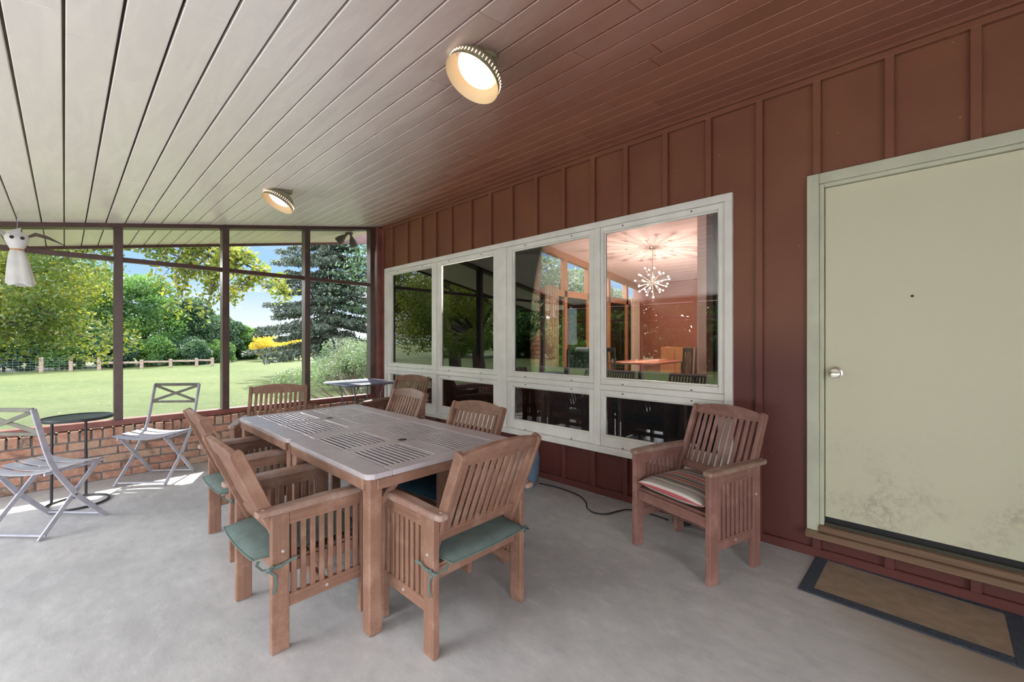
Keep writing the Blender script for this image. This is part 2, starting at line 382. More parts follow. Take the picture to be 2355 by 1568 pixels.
def mk_stripe():
    m, nt, p, o = newmat('striped_canvas'); t = N(nt, 'ShaderNodeTexCoord'); s = N(nt, 'ShaderNodeSeparateXYZ'); nt.links.new(t.outputs['Object'], s.inputs[0])
    y = mapr(nt, s.outputs[1], -.26, .26); r = N(nt, 'ShaderNodeValToRGB'); r.color_ramp.interpolation = 'CONSTANT'; nt.links.new(math_(nt, 'FRACT', math_(nt, 'MULTIPLY', y, 2.0)), r.inputs[0])
    cols = [(.0, (.20, .17, .14)), (.06, (.60, .56, .50)), (.10, (.13, .12, .13)), (.18, (.36, .30, .25)), (.26, (.42, .13, .09)), (.35, (.58, .53, .47)), (.38, (.16, .15, .15)), (.50, (.27, .23, .19)), (.56, (.62, .58, .52)), (.60, (.30, .27, .24)), (.72, (.33, .29, .25)), (.80, (.68, .62, .58)), (.84, (.52, .12, .13)), (.96, (.68, .62, .58))]
    e = r.color_ramp.elements; e[0].color = cols[0][1]+(1,); e[1].position = cols[1][0]; e[1].color = cols[1][1]+(1,)
    for ps, c in cols[2:]: q = e.new(ps); q.color = c+(1,)
    setc(nt, p, r.outputs[0]); p.inputs['Roughness'].default_value = .9; bump(nt, p, noise(nt, 15, 3.), .2, .01); return m
M['stripe'] = mk_stripe()
M['mat_navy'] = simple('navy_mat_border', (.022, .030, .045), .9, (.045, .055, .075), 90, bmp=.5)
M['mat_tan'] = simple('tan_mat_weave', (.27, .195, .135), .95, (.21, .15, .10), 14, bmp=.3)
def mk_mesh():
    m, nt, p, out = newmat('perforated_steel'); setc(nt, p, (.15, .15, .20)); p.inputs['Roughness'].default_value = .35; p.inputs['Metallic'].default_value = .3
    return m
M['meshtop'] = mk_mesh()

# ------------------------------------------------------------------ the porch
def zc(x): return 2.412+.1808*x        # underside of the sloping ceiling
XW = 3.2; YB = 5.60
f = MB().bb(-1.75, 3.32, -2.7, 5.82, -.12, 0).build('floor', M['floor']); struct(f)

b = MB(); k = -13; x = -.136+.138*k
while x < 3.24:
    x1 = min(x+.1292, 3.26); segs = [-2.7]; y = -2.7+random.uniform(.6, 2.4)
    while y < 7.0: segs.append(y); y += random.choice((1.7, 2.3, 3.0, 3.6))
    segs.append(7.05); x1 = min(x1, 3.24)
    for i in range(len(segs)-1):
        ya, yb = segs[i]+.001, segs[i+1]-.001; dz_ = random.uniform(0, .0015)
        b.loft([[(x, yy, zc(x)-dz_), (x1, yy, zc(x1)-dz_), (x1, yy, zc(x1)+.02), (x, yy, zc(x)+.02)] for yy in (ya, yb)])
    x += .138
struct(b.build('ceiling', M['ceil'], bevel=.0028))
b = MB(); b.loft([[(-1.95, y, zc(-1.95)+.021), (3.3, y, zc(3.3)+.021), (3.3, y, zc(3.3)+.16), (-1.95, y, zc(-1.95)+.16)] for y in (-2.7, 7.05)])
struct(b.build('trim_1', M['trim']))
b = MB(); b.loft([[(x, 7.05, zc(x)-.035), (x, 7.09, zc(x)-.035), (x, 7.09, zc(x)+.17), (x, 7.05, zc(x)+.17)] for x in (-1.95, 3.9)])
b.loft([[(-1.95, y, zc(-1.95)-.03), (-1.99, y, zc(-1.95)-.03), (-1.99, y, zc(-1.95)+.17), (-1.95, y, zc(-1.95)+.17)] for y in (-2.7, 7.09)])
struct(b.build('trim_2', M['trim'], bevel=.003))

# back side: brick knee wall, sill, posts, rail, beam
def brickwall(name, axis, a0, a1, face, depth):
    b = MB()
    def put(u0, u1, d0, d1, z0, z1, tone=None):
        if axis == 'x': b.bb(u0, u1, face+d0, face+d1, z0, z1, tone)
        else: b.bb(face-d1, face-d0, u0, u1, z0, z1, tone)
    z = .004
    for c in range(5):
        u = a0-(0 if c % 2 else .105)
        while u < a1:
            w = random.choice((.2, .2, .205, .19)); j = random.uniform(-.003, .004)
            s0, s1 = max(u, a0), min(u+w, a1)
            if s1-s0 > .03: put(s0, s1, j, depth, z, z+.066+random.uniform(-.002, .003))
            u += w+.013
        z += .0785
    u = a0
    while u < a1-.03:
        w = random.uniform(.056, .066); put(u, min(u+w, a1), random.uniform(-.012, .004), depth+.01, z+.002, .487+random.uniform(-.008, .006)); u += w+.014
    w = struct(b.build(name, M['brick'], bevel=.006, seg=2))
    m = MB()
    if axis == 'x': m.bb(a0, a1, face+.010, face+depth-.005, 0, .472)
    else: m.bb(face-depth+.005, face-.010, a0, a1, 0, .472)
    m.build('mortar', M['mortar'], w)
brickwall('wall_back', 'x', -1.75, 3.2, YB, .2)
struct(MB().bb(-1.72, -1.56, -2.7, 5.6, 0, .10).build('wall_left', M['sill'], bevel=.004))
PX = [-1.42, -.53, .363, 1.256, 2.148, 3.05]
for i, px in enumerate(PX):
    bt = MB().loft([[(px-.033, 5.64, z), (px+.033, 5.64, z), (px+.033, 5.755, z), (px-.033, 5.755, z)] for z in (.552, zc(px)-.04)])
    struct(bt.build('trim_%d' % (3+i), M['postp'], bevel=.003))
b = MB().bb(-1.6, 3.2, 5.655, 5.765, .494, .552); struct(b.build('trim_9', M['sill'], bevel=.004))
b = MB()
for i in range(5): b.bb(PX[i]+.033, PX[i+1]-.033, 5.66, 5.725, 2.108, 2.152)
b.bb(-1.6, PX[0]-.033, 5.66, 5.725, 2.108, 2.152); struct(b.build('trim_10', M['trim'], bevel=.003))
b = MB().loft([[(x, 5.63, zc(x)-.042), (x, 5.77, zc(x)-.042), (x, 5.77, zc(x)), (x, 5.63, zc(x))] for x in (-1.6, 3.2)])
struct(b.build('trim_11', M['trim'], bevel=.002))
b = MB().bb(3.10, 3.17, 5.60, 5.76, 0, 2.96); b.bb(3.17, 3.2, 5.56, 5.62, 0, 2.96); struct(b.build('trim_12', M['sill'], bevel=.003))
# left side posts, rail and beam (beyond the frame, seen in the window glass)
b = MB()
for y in (-2.6, -1.5, -.4, .7, 1.8, 2.9, 4.0, 5.1): b.bb(-1.68, -1.58, y-.033, y+.033, .10, zc(-1.6)-.04)
b.bb(-1.68, -1.6, -2.7, 5.6, 1.72, 1.765); b.bb(-1.69, -1.57, -2.7, 5.66, zc(-1.6)-.07, zc(-1.6)-.005)
struct(b.build('trim_13', M['trim'], bevel=.003))
b = MB()
for x in (-1.6, -.4, .8, 2.0, 3.15): b.bb(x-.033, x+.033, -2.7, -2.6, 0, zc(x)-.03)
struct(b.build('trim_14', M['trim'], bevel=.003))

struct(MB().bb(.8, 3.2, -2.85, -2.7, 0, 3.0).build('added_wall_front', M['sill']))  # unseen end wall, half width, put in to darken the near right side
# house wall
WY0, WY1, WZ0, WZ1 = .894, 5.53, .37, 2.362; DY0, DY1, DZ0, DZ1 = -.66, .467, .13, 2.357
b = MB(); T = .14
def wb(y0, y1, z0, z1): b.bb(XW, XW+T, y0, y1, z0, z1)
wb(WY0, WY1, 0, WZ0); wb(WY0, WY1, WZ1, 3.5); wb(DY1, WY0, 0, 3.5); wb(DY0, DY1, DZ1, 3.5); wb(DY0, DY1, 0, DZ0); wb(-2.7, DY0, 0, 3.5); wb(WY1, 5.66, 0, 3.5)
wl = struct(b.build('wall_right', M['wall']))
BAT = [5.326, 4.941, 4.617, 4.308, 3.998, 3.643, 3.321, 3.002, 2.672, 2.340, 2.020, 1.706, 1.371, 1.053, .730, .416, .083, -.245, -.57, -.90, -1.22, -1.55, -1.87, -2.2, -2.5]
b = MB()
for y in BAT:
    spans = [(.055, 2.93)]
    if WY0-.02 < y < WY1: spans = [(.055, WZ0), (WZ1, 2.93)]
    elif DY0 < y < DY1: spans = [(.055, DZ0), (DZ1, 2.93)]
    for z0, z1 in spans: b.bb(XW-.032, XW+.001, y-.021, y+.021, z0, z1)
b.build('battens', M['wall'], wl, bevel=.0025)
b = MB(); b.bb(XW-.035, XW, -2.7, 5.56, 2.925, 2.962); b.bb(XW-.055, XW, -2.7, 5.56, 2.962, 2.995); struct(b.build('trim_15', M['wall'], bevel=.003))
b = MB().bb(XW-.028, XW, -2.7, 5.56, 0, .055); struct(b.build('baseboard_right', M['wall'], bevel=.004))

# window: casing, mullions, sashes with panes
b = MB(); xo = XW-.03
b.bb(xo, XW+.05, WY0, WY1, WZ1-.052, WZ1); b.bb(xo, XW+.05, WY0, WY0+.052, WZ0, WZ1-.052); b.bb(xo, XW+.05, WY1-.052, WY1, WZ0, WZ1-.052)
b.bb(xo-.02, XW+.05, WY0, WY1, WZ0, WZ0+.05)
b.bb(xo+.008, XW+.05, 3.085, 3.215, WZ0+.05, WZ1-.052)
for y in (1.985, 4.33): b.bb(xo+.012, XW+.05, y-.03, y+.03, WZ0+.05, WZ1-.052)
for y0, y1 in ((WY0+.052, 1.955), (2.015, 3.085), (3.215, 4.30), (4.36, WY1-.052)): b.bb(xo+.012, XW+.05, y0, y1, .905, .953)
win = struct(b.build('window_1', M['cream'], bevel=.004, seg=2))
PANES = [(.99, 1.927), (2.07, 3.01), (3.29, 4.245), (4.41, 5.40)]
CB = [(WY0+.052, 1.955), (2.015, 3.085), (3.215, 4.30), (4.36, WY1-.052)]
for (g0, g1), (c0, c1) in zip(PANES, CB):
    for (z0, z1, h0, h1) in ((1.0, 2.268, .953, WZ1-.052), (.505, .857, WZ0+.05, .905)):
        s = MB(); X0, X1 = XW-.008, XW+.035
        s.bb(X0, X1, c0+.002, g0, h0+.002, h1-.002); s.bb(X0, X1, g1, c1-.002, h0+.002, h1-.002)
        s.bb(X0, X1, g0, g1, h0+.002, z0); s.bb(X0, X1, g0, g1, z1, h1-.002)
        # inner bead
        e = .012; X2 = XW+.012
        s.bb(X2, X1, g0, g0+e, z0, z1); s.bb(X2, X1, g1-e, g1, z0, z1); s.bb(X2, X1, g0+e, g1-e, z0, z0+e); s.bb(X2, X1, g0+e, g1-e, z1-e, z1)
        so = s.build('sash', M['cream'], win, bevel=.002)
        MB().bb(XW+.020, XW+.024, g0+.001, g1-.001, z0+.001, z1-.001).build('pane', M['glass'], so)
        for t in (.2, .8):
            for zz in (h1-.02, h0+.012): MB().box((X0-.004, g0+(g1-g0)*t, zz), (.008, .010, .008)).build('clip', M['trim'], so)

# door
b = MB(); b.bb(XW-.03, XW+.02, DY1-.062, DY1, .16, DZ1); b.bb(XW-.03, XW+.02, DY0, DY0+.062, .16, DZ1); b.bb(XW-.03, XW+.02, DY0+.062, DY1-.062, DZ1-.062, DZ1)
b.bb(XW-.012, XW+.10, DY1-.085, DY1-.062, .2, DZ1-.062); b.bb(XW-.012, XW+.10, DY0+.062, DY0+.085, .2, DZ1-.062); b.bb(XW-.012, XW+.10, DY0+.085, DY1-.085, DZ1-.085, DZ1-.062)
dr = struct(b.build('door_1', M['doorcream'], bevel=.004, seg=2))
MB().bb(XW+.012, XW+.055, DY0+.088, DY1-.088, .252, DZ1-.088).build('door_panel', M['door'], dr, bevel=.002)
b = MB(); b.bb(XW-.075, XW+.1, DY0, DY1+.002, .131, .168); b.bb(XW-.045, XW+.1, DY0+.062, DY1-.062, .168, .205)
M['thr'] = wood('worn_oak_threshold', (.25, .16, .10), (.15, .09, .055), .4); b.build('threshold', M['thr'], dr, bevel=.004)
MB().bb(XW+.0, XW+.1, DY0+.088, DY1-.088, .205, .218).build('weather_strip', M['soffit_lamp'], dr); MB().bb(XW+.03, XW+.1, DY0+.088, DY1-.088, .218, .252).build('gap_shade', M['rubber'], dr)  # last strip is dark to stand for shade in the gap under the door
kb = MB(Matrix.Translation((XW+.012, .326, 1.138)) @ Matrix.Rotation(-PI/2, 4, 'Y'))
kb.lathe([(.001, 0), (.034, 0), (.034, .006), (.016, .012), (.013, .032), (.026, .044), (.031, .058), (.026, .070), (.012, .074), (.001, .074)], 28)
kb.build('door_knob', M['chrome'], dr, smooth=True)
MB(Matrix.Translation((XW+.012, -.01, 1.58)) @ Matrix.Rotation(-PI/2, 4, 'Y')).lathe([(.001, 0), (.007, 0), (.007, .003), (.001, .003)], 12).build('peephole', M['rubber'], dr)

# ------------------------------------------------------------------ furniture
def armchair(name, label, mat, arm, group):
    t = thing(name, label, 'chair', group=group)
    LX = .268
    for sx in (-1, 1):
        for sy in (-1, 1):
            b = MB().bb(sx*LX-.016, sx*LX+.016, sy*.199-.036, sy*.199+.036, 0, .596)
            b.build('leg', mat, t, bevel=.004, seg=2)
    for sx in (-1, 1):
        b = MB(); b.bb(sx*LX-.013, sx*LX+.013, -.163, .163, .536, .594); b.bb(sx*LX-.012, sx*LX+.012, -.163, .163, .178, .232)
        for k in range(8):
            y = -.142+.0405*k; b.bb(sx*LX-.008, sx*LX+.008, y-.0115, y+.0115, .23, .538)
        b.build('side_panel', mat, t, bevel=.002)
        b = MB(); secs = []
        for y, w in ((-.292, .030), (-.285, .048), (-.262, .060), (0, .066), (.215, .066), (.238, .056), (.250, .034)):
            z0 = .597; z1 = .622+(.006 if -.2 < y < .2 else .0); h = w/2; c = sx*(LX+.001)
            secs.append([(c-h, y, z0), (c+h, y, z0), (c+h, y, z1-.006), (c+h*.7, y, z1), (c-h*.7, y, z1), (c-h, y, z1-.006)])
        b.loft(secs).build('armrest', arm, t, bevel=.003)
        for (y, z) in ((-.19, .43), (0, .205), (-.275, .612)):
            s = MB()
            if z > .6: s.M = Matrix.Translation((sx*LX, y+.012, .6225)); s.lathe([(.0001, 0), (.006, 0), (.006, .002), (.0001, .002)], 10)
            else: s.M = Matrix.Translation((sx*(LX+(.016 if z > .3 else .012)), y, z)) @ Matrix.Rotation(sx*PI/2, 4, 'Y'); s.lathe([(.0001, 0), (.008, 0), (.007, .003), (.0001, .004)], 10)
            s.build('screw', M['screw'], t)
    # seat
    b = MB(); b.bb(-.25, .25, .198, .222, .305, .362); b.bb(-.25, .25, -.20, -.178, .31, .36)
    for sx in (-1, 1): b.bb(sx*.24-.011, sx*.24+.011, -.178, .198, .31, .358)
    y = -.20
    while y < .21: b.bb(-.25, .25, y, y+.042, .362, .376); y += .0515
    b.build('seat', mat, t, bevel=.002)
    MB().bb(-.256, .256, -.012, .012, .185, .228).build('stretcher', mat, t, bevel=.003)
    # leaning back
    def P(s, x, dn=0):   # s: 0..1 up the back, dn: offset along its normal
        y = -.155-.205*s; z = .395+.485*s; n = Vector((0, .485, .205)).normalized(); return Vector((x, y, z))+n*dn
    b = MB()
    for sx in (-1, 1):
        secs = []
        for s_, w in ((-.03, .014), (.03, .024), (.12, .026), (.6, .026), (.97, .026), (1.0, .020)):
            c = P(s_, sx*.238); secs.append([P(s_, sx*.238-.0125, -w), P(s_, sx*.238+.0125, -w), P(s_, sx*.238+.0125, w), P(s_, sx*.238-.0125, w)])
        b.loft(secs)
    b.loft([[P(.15, x, -.011), P(.15, x, .011), P(.245, x, .011), P(.245, x, -.011)] for x in (-.226, .226)])
    for k in range(10):
        x = -.189+.042*k
        b.loft([[P(s_, x-.0125, -.006), P(s_, x+.0125, -.006), P(s_, x+.0125, .006), P(s_, x-.0125, .006)] for s_ in (.24, .5, .90)])
    b.build('backrest', mat, t, bevel=.003)
    secs = []
    for k in range(13):
        u = -1+2*k/12; x = .226*u; a = (1-u*u); cz = .012*a
        secs.append([P(.885, x, -.012-cz), P(.885, x, .012-cz), P(.985+.065*a, x, .012-cz), P(.985+.065*a, x, -.012-cz)])
    MB().loft(secs).build('crest_rail', mat, t, bevel=.003)
    return t
G = 'slatted wooden armchairs on the porch'
def fz(deg): return R(deg)   # rotation that turns the chair's front (+Y local) to a compass bearing
chA = armchair('wooden_armchair', 'slatted wooden armchair with sage green cushion at the near left corner of the table', M['teak'], M['teak_arm'], G)
chA.location = (.835, 2.245, 0); chA.rotation_euler = (0, 0, -PI/2)
chC = dup(chA, (.915, 3.25, 0), -PI/2, 'slatted wooden armchair on the left of the table, behind the nearest left one')
chB = dup(chA, (1.335, 1.675, 0), 0, 'slatted wooden armchair with sage green cushion at the near table end, back to us')
chR1 = dup(chA, (1.665, 2.215, 0), PI/2+R(3), 'slatted wooden armchair with dark teal cushion on the window side, nearer one at the table')
chR2 = dup(chA, (1.765, 3.25, 0), PI/2, 'slatted wooden armchair on the window side of the far dining table')
chR3 = dup(chA, (2.64, 4.40, 0), PI/2+R(18), 'slatted wooden armchair standing away from the table, between the mesh table and the window')
chE = dup(chA, (1.30, 4.20, 0), PI-R(25), 'slatted wooden armchair at the far end of the table, in front of the brick wall')
chS = armchair('wooden_armchair', 'reddish slatted armchair standing alone by the wall with a striped cushion', M['teak_red'], M['teak_arm'], G)
chS.location = (2.695, .985, 0); chS.rotation_euler = (0, 0, R(90-17))

def cushion(name, label, mat, loc, rz, sx=.475, sy=.47, h=.058, ties=(), group=None, z=.376):
    t = thing(name, label, 'cushion', (loc[0], loc[1], z), rz, group)
    n = 22; top = []; 
    def ht(u, v): return (max(0, 1-abs(u)**3.2)*max(0, 1-abs(v)**3.2))**.42
    vs = []; fs = []
    rg = random.Random(7)
    for sgn in (1, -1):
        for i in range(n+1):
            for j in range(n+1):
                u = -1+2*i/n; v = -1+2*j/n; k = 1-.045*(abs(u*v))**2
                zz = h/2*ht(u, v)*(1 if sgn > 0 else .9)*(1+.05*math.sin(u*5+1)*math.cos(v*4))
                vs.append((u*sx/2*k, v*sy/2*k-.02, h/2*.9+sgn*zz))
    m = (n+1)**2
    for s_ in (0, 1):
        for i in range(n):
            for j in range(n):
                q = [s_*m+i*(n+1)+j, s_*m+(i+1)*(n+1)+j, s_*m+(i+1)*(n+1)+j+1, s_*m+i*(n+1)+j+1]
                fs.append(q if s_ == 0 else q[::-1])
    MB().add(vs, fs, tone=.5).build('pad', mat, t, smooth=True)
    pp = []
    for u, v in [(-1+2*k/12, -1) for k in range(12)]+[(1, -1+2*k/12) for k in range(12)]+[(1-2*k/12, 1) for k in range(12)]+[(-1, 1-2*k/12) for k in range(12)]:
        k = 1-.045*(abs(u*v))**2; pp.append((u*sx/2*k, v*sy/2*k-.02, h/2*.9))
    MB().tube(pp, .0038, 6, closed=True, tone=.3).build('piping', mat, t, smooth=True)
    for sg in ties:
        b = MB(); x = sg*.23; y = -.235
        b.path([(x, y, .02), (x+sg*.02, y-.012, .012), (x+sg*.052, y+.0, .0), (x+sg*.060, y+.05, -.008), (x+sg*.058, y+.075, -.006)], .012, .003)
        b.path([(x+sg*.056, y+.02, -.004), (x+sg*.066, y+.045, -.035), (x+sg*.062, y+.05, -.075), (x+sg*.07, y+.035, -.105)], .011, .003, up=(sg, 0, 0))
        b.path([(x+sg*.056, y+.02, -.004), (x+sg*.070, y+.07, .004), (x+sg*.066, y+.11, .012), (x+sg*.075, y+.13, .018)], .012, .003, up=(sg, 0, 0))
        b.tube([(x+sg*.056, y+.015, -.008), (x+sg*.066, y+.025, -.002), (x+sg*.060, y+.04, .003)], .009, 6)
        b.build('tie', mat, t, smooth=True)
    return t
cu = cushion('seat_cushion', 'sage green cushion on the near left armchair, tied to its rear leg', M['green'], (.80, 2.245), -PI/2, sy=.50, h=.072, ties=(-1, 1), group='green seat cushions')
dup(cu, (1.335, 1.645, .376), 0, 'sage green cushion on the armchair whose back faces us, tied at both rear legs')
cC = dup(cu, (.90, 3.25, .376), -PI/2, 'sage green cushion on the second left armchair, only a corner and strips showing')
cushion('seat_cushion', 'dark teal cushion under the table on the nearer window side armchair', M['navy'], (1.68, 2.215), PI/2+R(3), sy=.46)
cushion('striped_cushion', 'red, grey and white striped cushion on the lone armchair', M['stripe'], (2.685, .988), R(73), sx=.485, sy=.50, h=.10)

def table(label, x0, x1, y0, y1):
    H_ = .735; cx, cy = (x0+x1)/2, (y0+y1)/2; w, l = (x1-x0)/2, (y1-y0)/2
    t = thing('dining_table', label, 'table', (cx, cy, 0), 0, 'slatted dining tables pushed together')
    top = M['teak_table']
    # two end boards (long in y) with rounded outer corners, cross boards and slats running in x... four slatted fields
    for sx in (-1, 1):
        b = MB(); rr = .045; pts = []
        xo, xi = sx*w, sx*(w-.125)
        prof = [(xi, -l)]+[(xo-sx*rr+sx*rr*math.sin(a), -l+rr-rr*math.cos(a)) for a in [k*PI/12 for k in range(7)]]
        prof += [(px_, -py_) for px_, py_ in reversed(prof)]
        if sx < 0: prof = prof[::-1]
        b.loft([[(p[0], p[1], z) for p in prof] for z in (H_-.026, H_)])
        o = b.build('end_board', top, t, bevel=.004, seg=2)
    b = MB(); xi = w-.127
    def bd(xa, xb, ya, yb): b.bb(xa, xb, ya, yb, H_-.026, H_-.001)
    bd(-xi, xi, -l, -l+.085); bd(-xi, xi, l-.085, l); bd(-xi, xi, -.045, .045)
    bd(-.055, .055, -l+.085, -.045); bd(-.055, .055, .045, l-.085)
    b.build('cross_board', top, t, bevel=.003)
    b = MB(); bu = MB(); n = 10
    for (ya, yb) in ((-l+.085, -.045), (.045, l-.085)):
        for (xa, xb) in ((-xi, -.055), (.055, xi)):
            st = (xb-xa)/n
            for k in range(n):
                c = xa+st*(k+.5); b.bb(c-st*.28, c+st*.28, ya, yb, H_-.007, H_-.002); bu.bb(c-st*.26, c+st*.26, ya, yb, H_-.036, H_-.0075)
    b.build('slats', top, t, bevel=.0015); bu.build('slat_underside_shade', M['slot_shade'], t)
    MB().lathe([(.0005, 0), (.026, 0), (.026, .0016), (.0005, .0016)], 20, (0, 0, H_-.0012)).build('umbrella_hole_cap', M['rubber'], t)
    b = MB(); i = .012
    for s_ in (-1, 1):
        b.bb(-w+.05, w-.05, s_*(l-i)-.011, s_*(l-i)+.011, H_-.075, H_-.027)
        b.bb(s_*(w-i)-.011, s_*(w-i)+.011, -l+.05, l-.05, H_-.075, H_-.027)
    for s_ in (-1, 0, 1): b.bb(-w+.03, w-.03, s_*(l*.5)-.02, s_*(l*.5)+.02, H_-.05, H_-.027)
    b.build('apron', M['teak'], t, bevel=.003)
    for sx in (-1, 1):
        for sy in (-1, 1):
            c = (sx*(w-.05), sy*(l-.05)); MB().bb(c[0]-.033, c[0]+.033, c[1]-.033, c[1]+.033, 0, H_-.027).build('leg', M['teak'], t, bevel=.007, seg=2)
            q = MB(); q.beam((c[0]-sx*.03, c[1]-sy*.002, H_-.16), (c[0]-sx*.13, c[1]+sy*.0, H_-.07), .022, .03); q.build('brace', M['teak'], t, bevel=.002)
    return t
table('grey weathered slatted wood table in the foreground, near half of the pair', .92, 1.885, 1.745, 2.722)
table('grey weathered slatted wood table at the back, far half of the pair', .925, 1.88, 2.73, 3.785)

# folding metal chairs with crossed legs
def folding(label, loc, facing, pale=True):   # facing: degrees from +Y towards +X
    t = thing('folding_chair', label, 'chair', loc, -R(facing), 'white folding metal chairs')
    m = M['white_metal']
    HW = .215
    for sx in (-1, 1):
        x = sx*HW
        b = MB().path([(x, -.262, .885), (x, -.19, .60), (x, -.165, .52), (x, -.125, .43), (x, .0, .235), (x, .215, .0)], .012, .034, up=(0, 1, .3))
        b.build('rear_frame', m, t, bevel=.002)
        x2 = sx*(HW-.018)
        MB().beam((x2, .165, .425), (x2, -.215, .0), .012, .032, up=(0, 0, 1)).build('front_leg', m, t, bevel=.002)
        s = MB(Matrix.Translation((x+sx*.007, -.003, .237)) @ Matrix.Rotation(sx*PI/2, 4, 'Y')); s.lathe([(.0001, 0), (.007, 0), (.006, .003), (.0001, .004)], 10); s.build('rivet', M['dark_frame'], t)
    MB().beam((-HW, .19, .028), (HW, .19, .028), .012, .012).build('stretcher', m, t)
    MB().beam((-HW, -.19, .028), (HW, -.19, .028), .012, .012).build('stretcher', m, t)
    b = MB(); b.beam((-HW, -.262, .880), (HW, -.262, .880), .014, .028, up=(0, .2, 1)); b.beam((-HW, -.218, .712), (HW, -.218, .712), .014, .022, up=(0, .2, 1))
    b.build('back_rail', M['olive'], t, bevel=.002)
    b = MB(); b.beam((-HW+.01, -.256, .868), (HW-.01, -.220, .722), .008, .026, up=(0, .2, 1)); b.beam((HW-.01, -.259, .868), (-HW+.01, -.223, .722), .008, .026, up=(0, .2, 1)); b.build('cross_brace', M['olive'], t, bevel=.0015)
    for k in range(4):
        y = -.15+.107*k; pts = []
        for i in range(9):
            u = -1+2*i/8; pts.append(((HW+.025)*u, y+.006*(u*u), .437+.022*abs(u)**2.2-.012*(1-u*u)))
        MB().path(pts, .082, .004).build('seat_slat', m, t, bevel=.001)
    b = MB()
    for sx in (-1, 1): b.beam((sx*(HW-.012), -.19, .434), (sx*(HW-.012), .2, .430), .010, .02)
    b.build('seat_rail', m, t); return t
folding('pale folding metal chair with X back in the left foreground, cut by the frame', (-.086, 4.49, 0), 48.5)
folding('pale folding metal chair with dark X back beside the brick wall', (.614, 5.265, 0), 223)

# round side table with ring base
t = thing('round_side_table', 'small round black side table with a ring base between the folding chairs', 'table', (.075, 4.95, 0))
b = MB(); b.lathe([(.0005, .694), (.205, .694), (.215, .690), (.217, .700), (.212, .712), (.205, .704), (.0005, .702)], 40); b.build('tabletop', M['black'], t, smooth=True)
MB().tube([(.185*math.cos(a*PI/20), .185*math.sin(a*PI/20), .010) for a in range(40)], .0085, 8, closed=True).build('base_ring', M['black'], t, smooth=True)
for px, py in ((-.145, .10), (.05, .178)):
    MB().tube([(px, py, .69), (px*1.02, py*1.02, .012)], .0095, 8).build('pole', M['black'], t, smooth=True)

# square perforated-metal table in the far corner
t = thing('metal_mesh_table', 'square dark metal mesh table standing in the far corner under the screen', 'table', (2.64, 5.17, 0), R(1))
w = .345; H_ = .79; b = MB()
n = 34
for k in range(n):
    c = -w+.012+(2*w-.024)*(k+.5)/n
    b.bb(c-.006, c+.006, -w, w, H_-.004, H_-.001); b.bb(-w, w, c-.006, c+.006, H_-.006, H_-.003)
b.build('mesh_top', M['meshtop'], t)
b = MB(); r_ = .04; pr = []
for cx_, cy_, a0 in ((w-r_, w-r_, 0), (-w+r_, w-r_, 90), (-w+r_, -w+r_, 180), (w-r_, -w+r_, 270)): pr += [(p[0], p[1], H_-.008) for p in arc((cx_, cy_, 0), r_, a0, a0+90, 5)]
b.tube(pr, .012, 8, closed=True); b.build('rim', M['meshtop'], t, smooth=True)
for sx in (-1, 1):
    for sy in (-1, 1):
        c = .17; MB().tube([(sx*.24, sy*.24, H_-.012), (sx*.2, sy*.2, H_-.05), (sx*.175, sy*.175, H_-.14), (sx*.17, sy*.17, .35), (sx*.19, sy*.19, .12), (sx*.25, sy*.25, .008)], .008, 7).build('leg', M['meshtop'], t, smooth=True)
b = MB()
for s_ in (-1, 1): b.beam((s_*.17, -.17, .45), (s_*.17, .17, .45), .01, .01); b.beam((-.17, s_*.17, .45), (.17, s_*.17, .45), .01, .01)
b.build('stretcher', M['meshtop'], t)

# door mat
t = thing('door_mat', 'rectangular tan mat with dark navy border below the door', 'mat', (2.935, .02, 0), R(-2))
b = MB(); A, B_, bw = .25, .41, .062
b.bb(-A, A, -B_, -B_+bw, 0, .008); b.bb(-A, A, B_-bw, B_, 0, .008); b.bb(-A, -A+bw, -B_+bw, B_-bw, 0, .008); b.bb(A-bw*.6, A, -B_+bw, B_-bw, 0, .008)
b.build('border', M['mat_navy'], t, bevel=.002); MB().bb(-A+bw, A-bw*.6, -B_+bw, B_-bw, 0, .006).build('centre', M['mat_tan'], t)

# cord, plugs, blue tub
b = MB(); pts = [(3.02, 2.50, .006), (3.05, 2.3, .006), (3.02, 2.067, .006), (2.93, 1.93, .006), (2.84, 1.86, .006), (2.80, 1.77, .006), (2.84, 1.69, .006), (2.95, 1.65, .006), (3.04, 1.60, .006), (3.07, 1.45, .006), (3.06, 1.30, .008)]
def cr(pts, n=5):
    P_ = [Vector(p) for p in pts]; P_ = [P_[0]]+P_+[P_[-1]]; out = []
    for i in range(1, len(P_)-2):
        for k in range(n):
            t_ = k/n; a, b_, c, d = P_[i-1], P_[i], P_[i+1], P_[i+2]
            out.append(.5*((2*b_)+(c-a)*t_+(2*a-5*b_+4*c-d)*t_**2+(-a+3*b_-3*c+d)*t_**3))
    out.append(P_[-2]); return out
o = b.tube(cr(pts), .0055, 7).build('extension_cord', M['rubber'], smooth=True); tag(o, 'black extension cord curling over the floor along the wall', 'cord')
t = thing('plug_adapter', 'black plug adapter on the floor behind the lone armchair', 'plug', (3.07, 1.21, 0), R(8))
MB().bb(-.03, .03, -.05, .05, .002, .055).build('body', M['rubber'], t, bevel=.006); MB().bb(-.02, .02, -.075, -.05, .01, .045).build('socket', M['rubber'], t, bevel=.004)
MB().tube(cr([(0, -.075, .02), (.01, -.14, .01), (.03, -.26, .008), (.02, -.40, .008)]), .005, 7).build('cord', M['rubber'], t, smooth=True)
t = thing('plastic_tub', 'blue-grey plastic tub on the floor against the wall, behind the near end armchair', 'tub', (2.93, 2.62, 0))
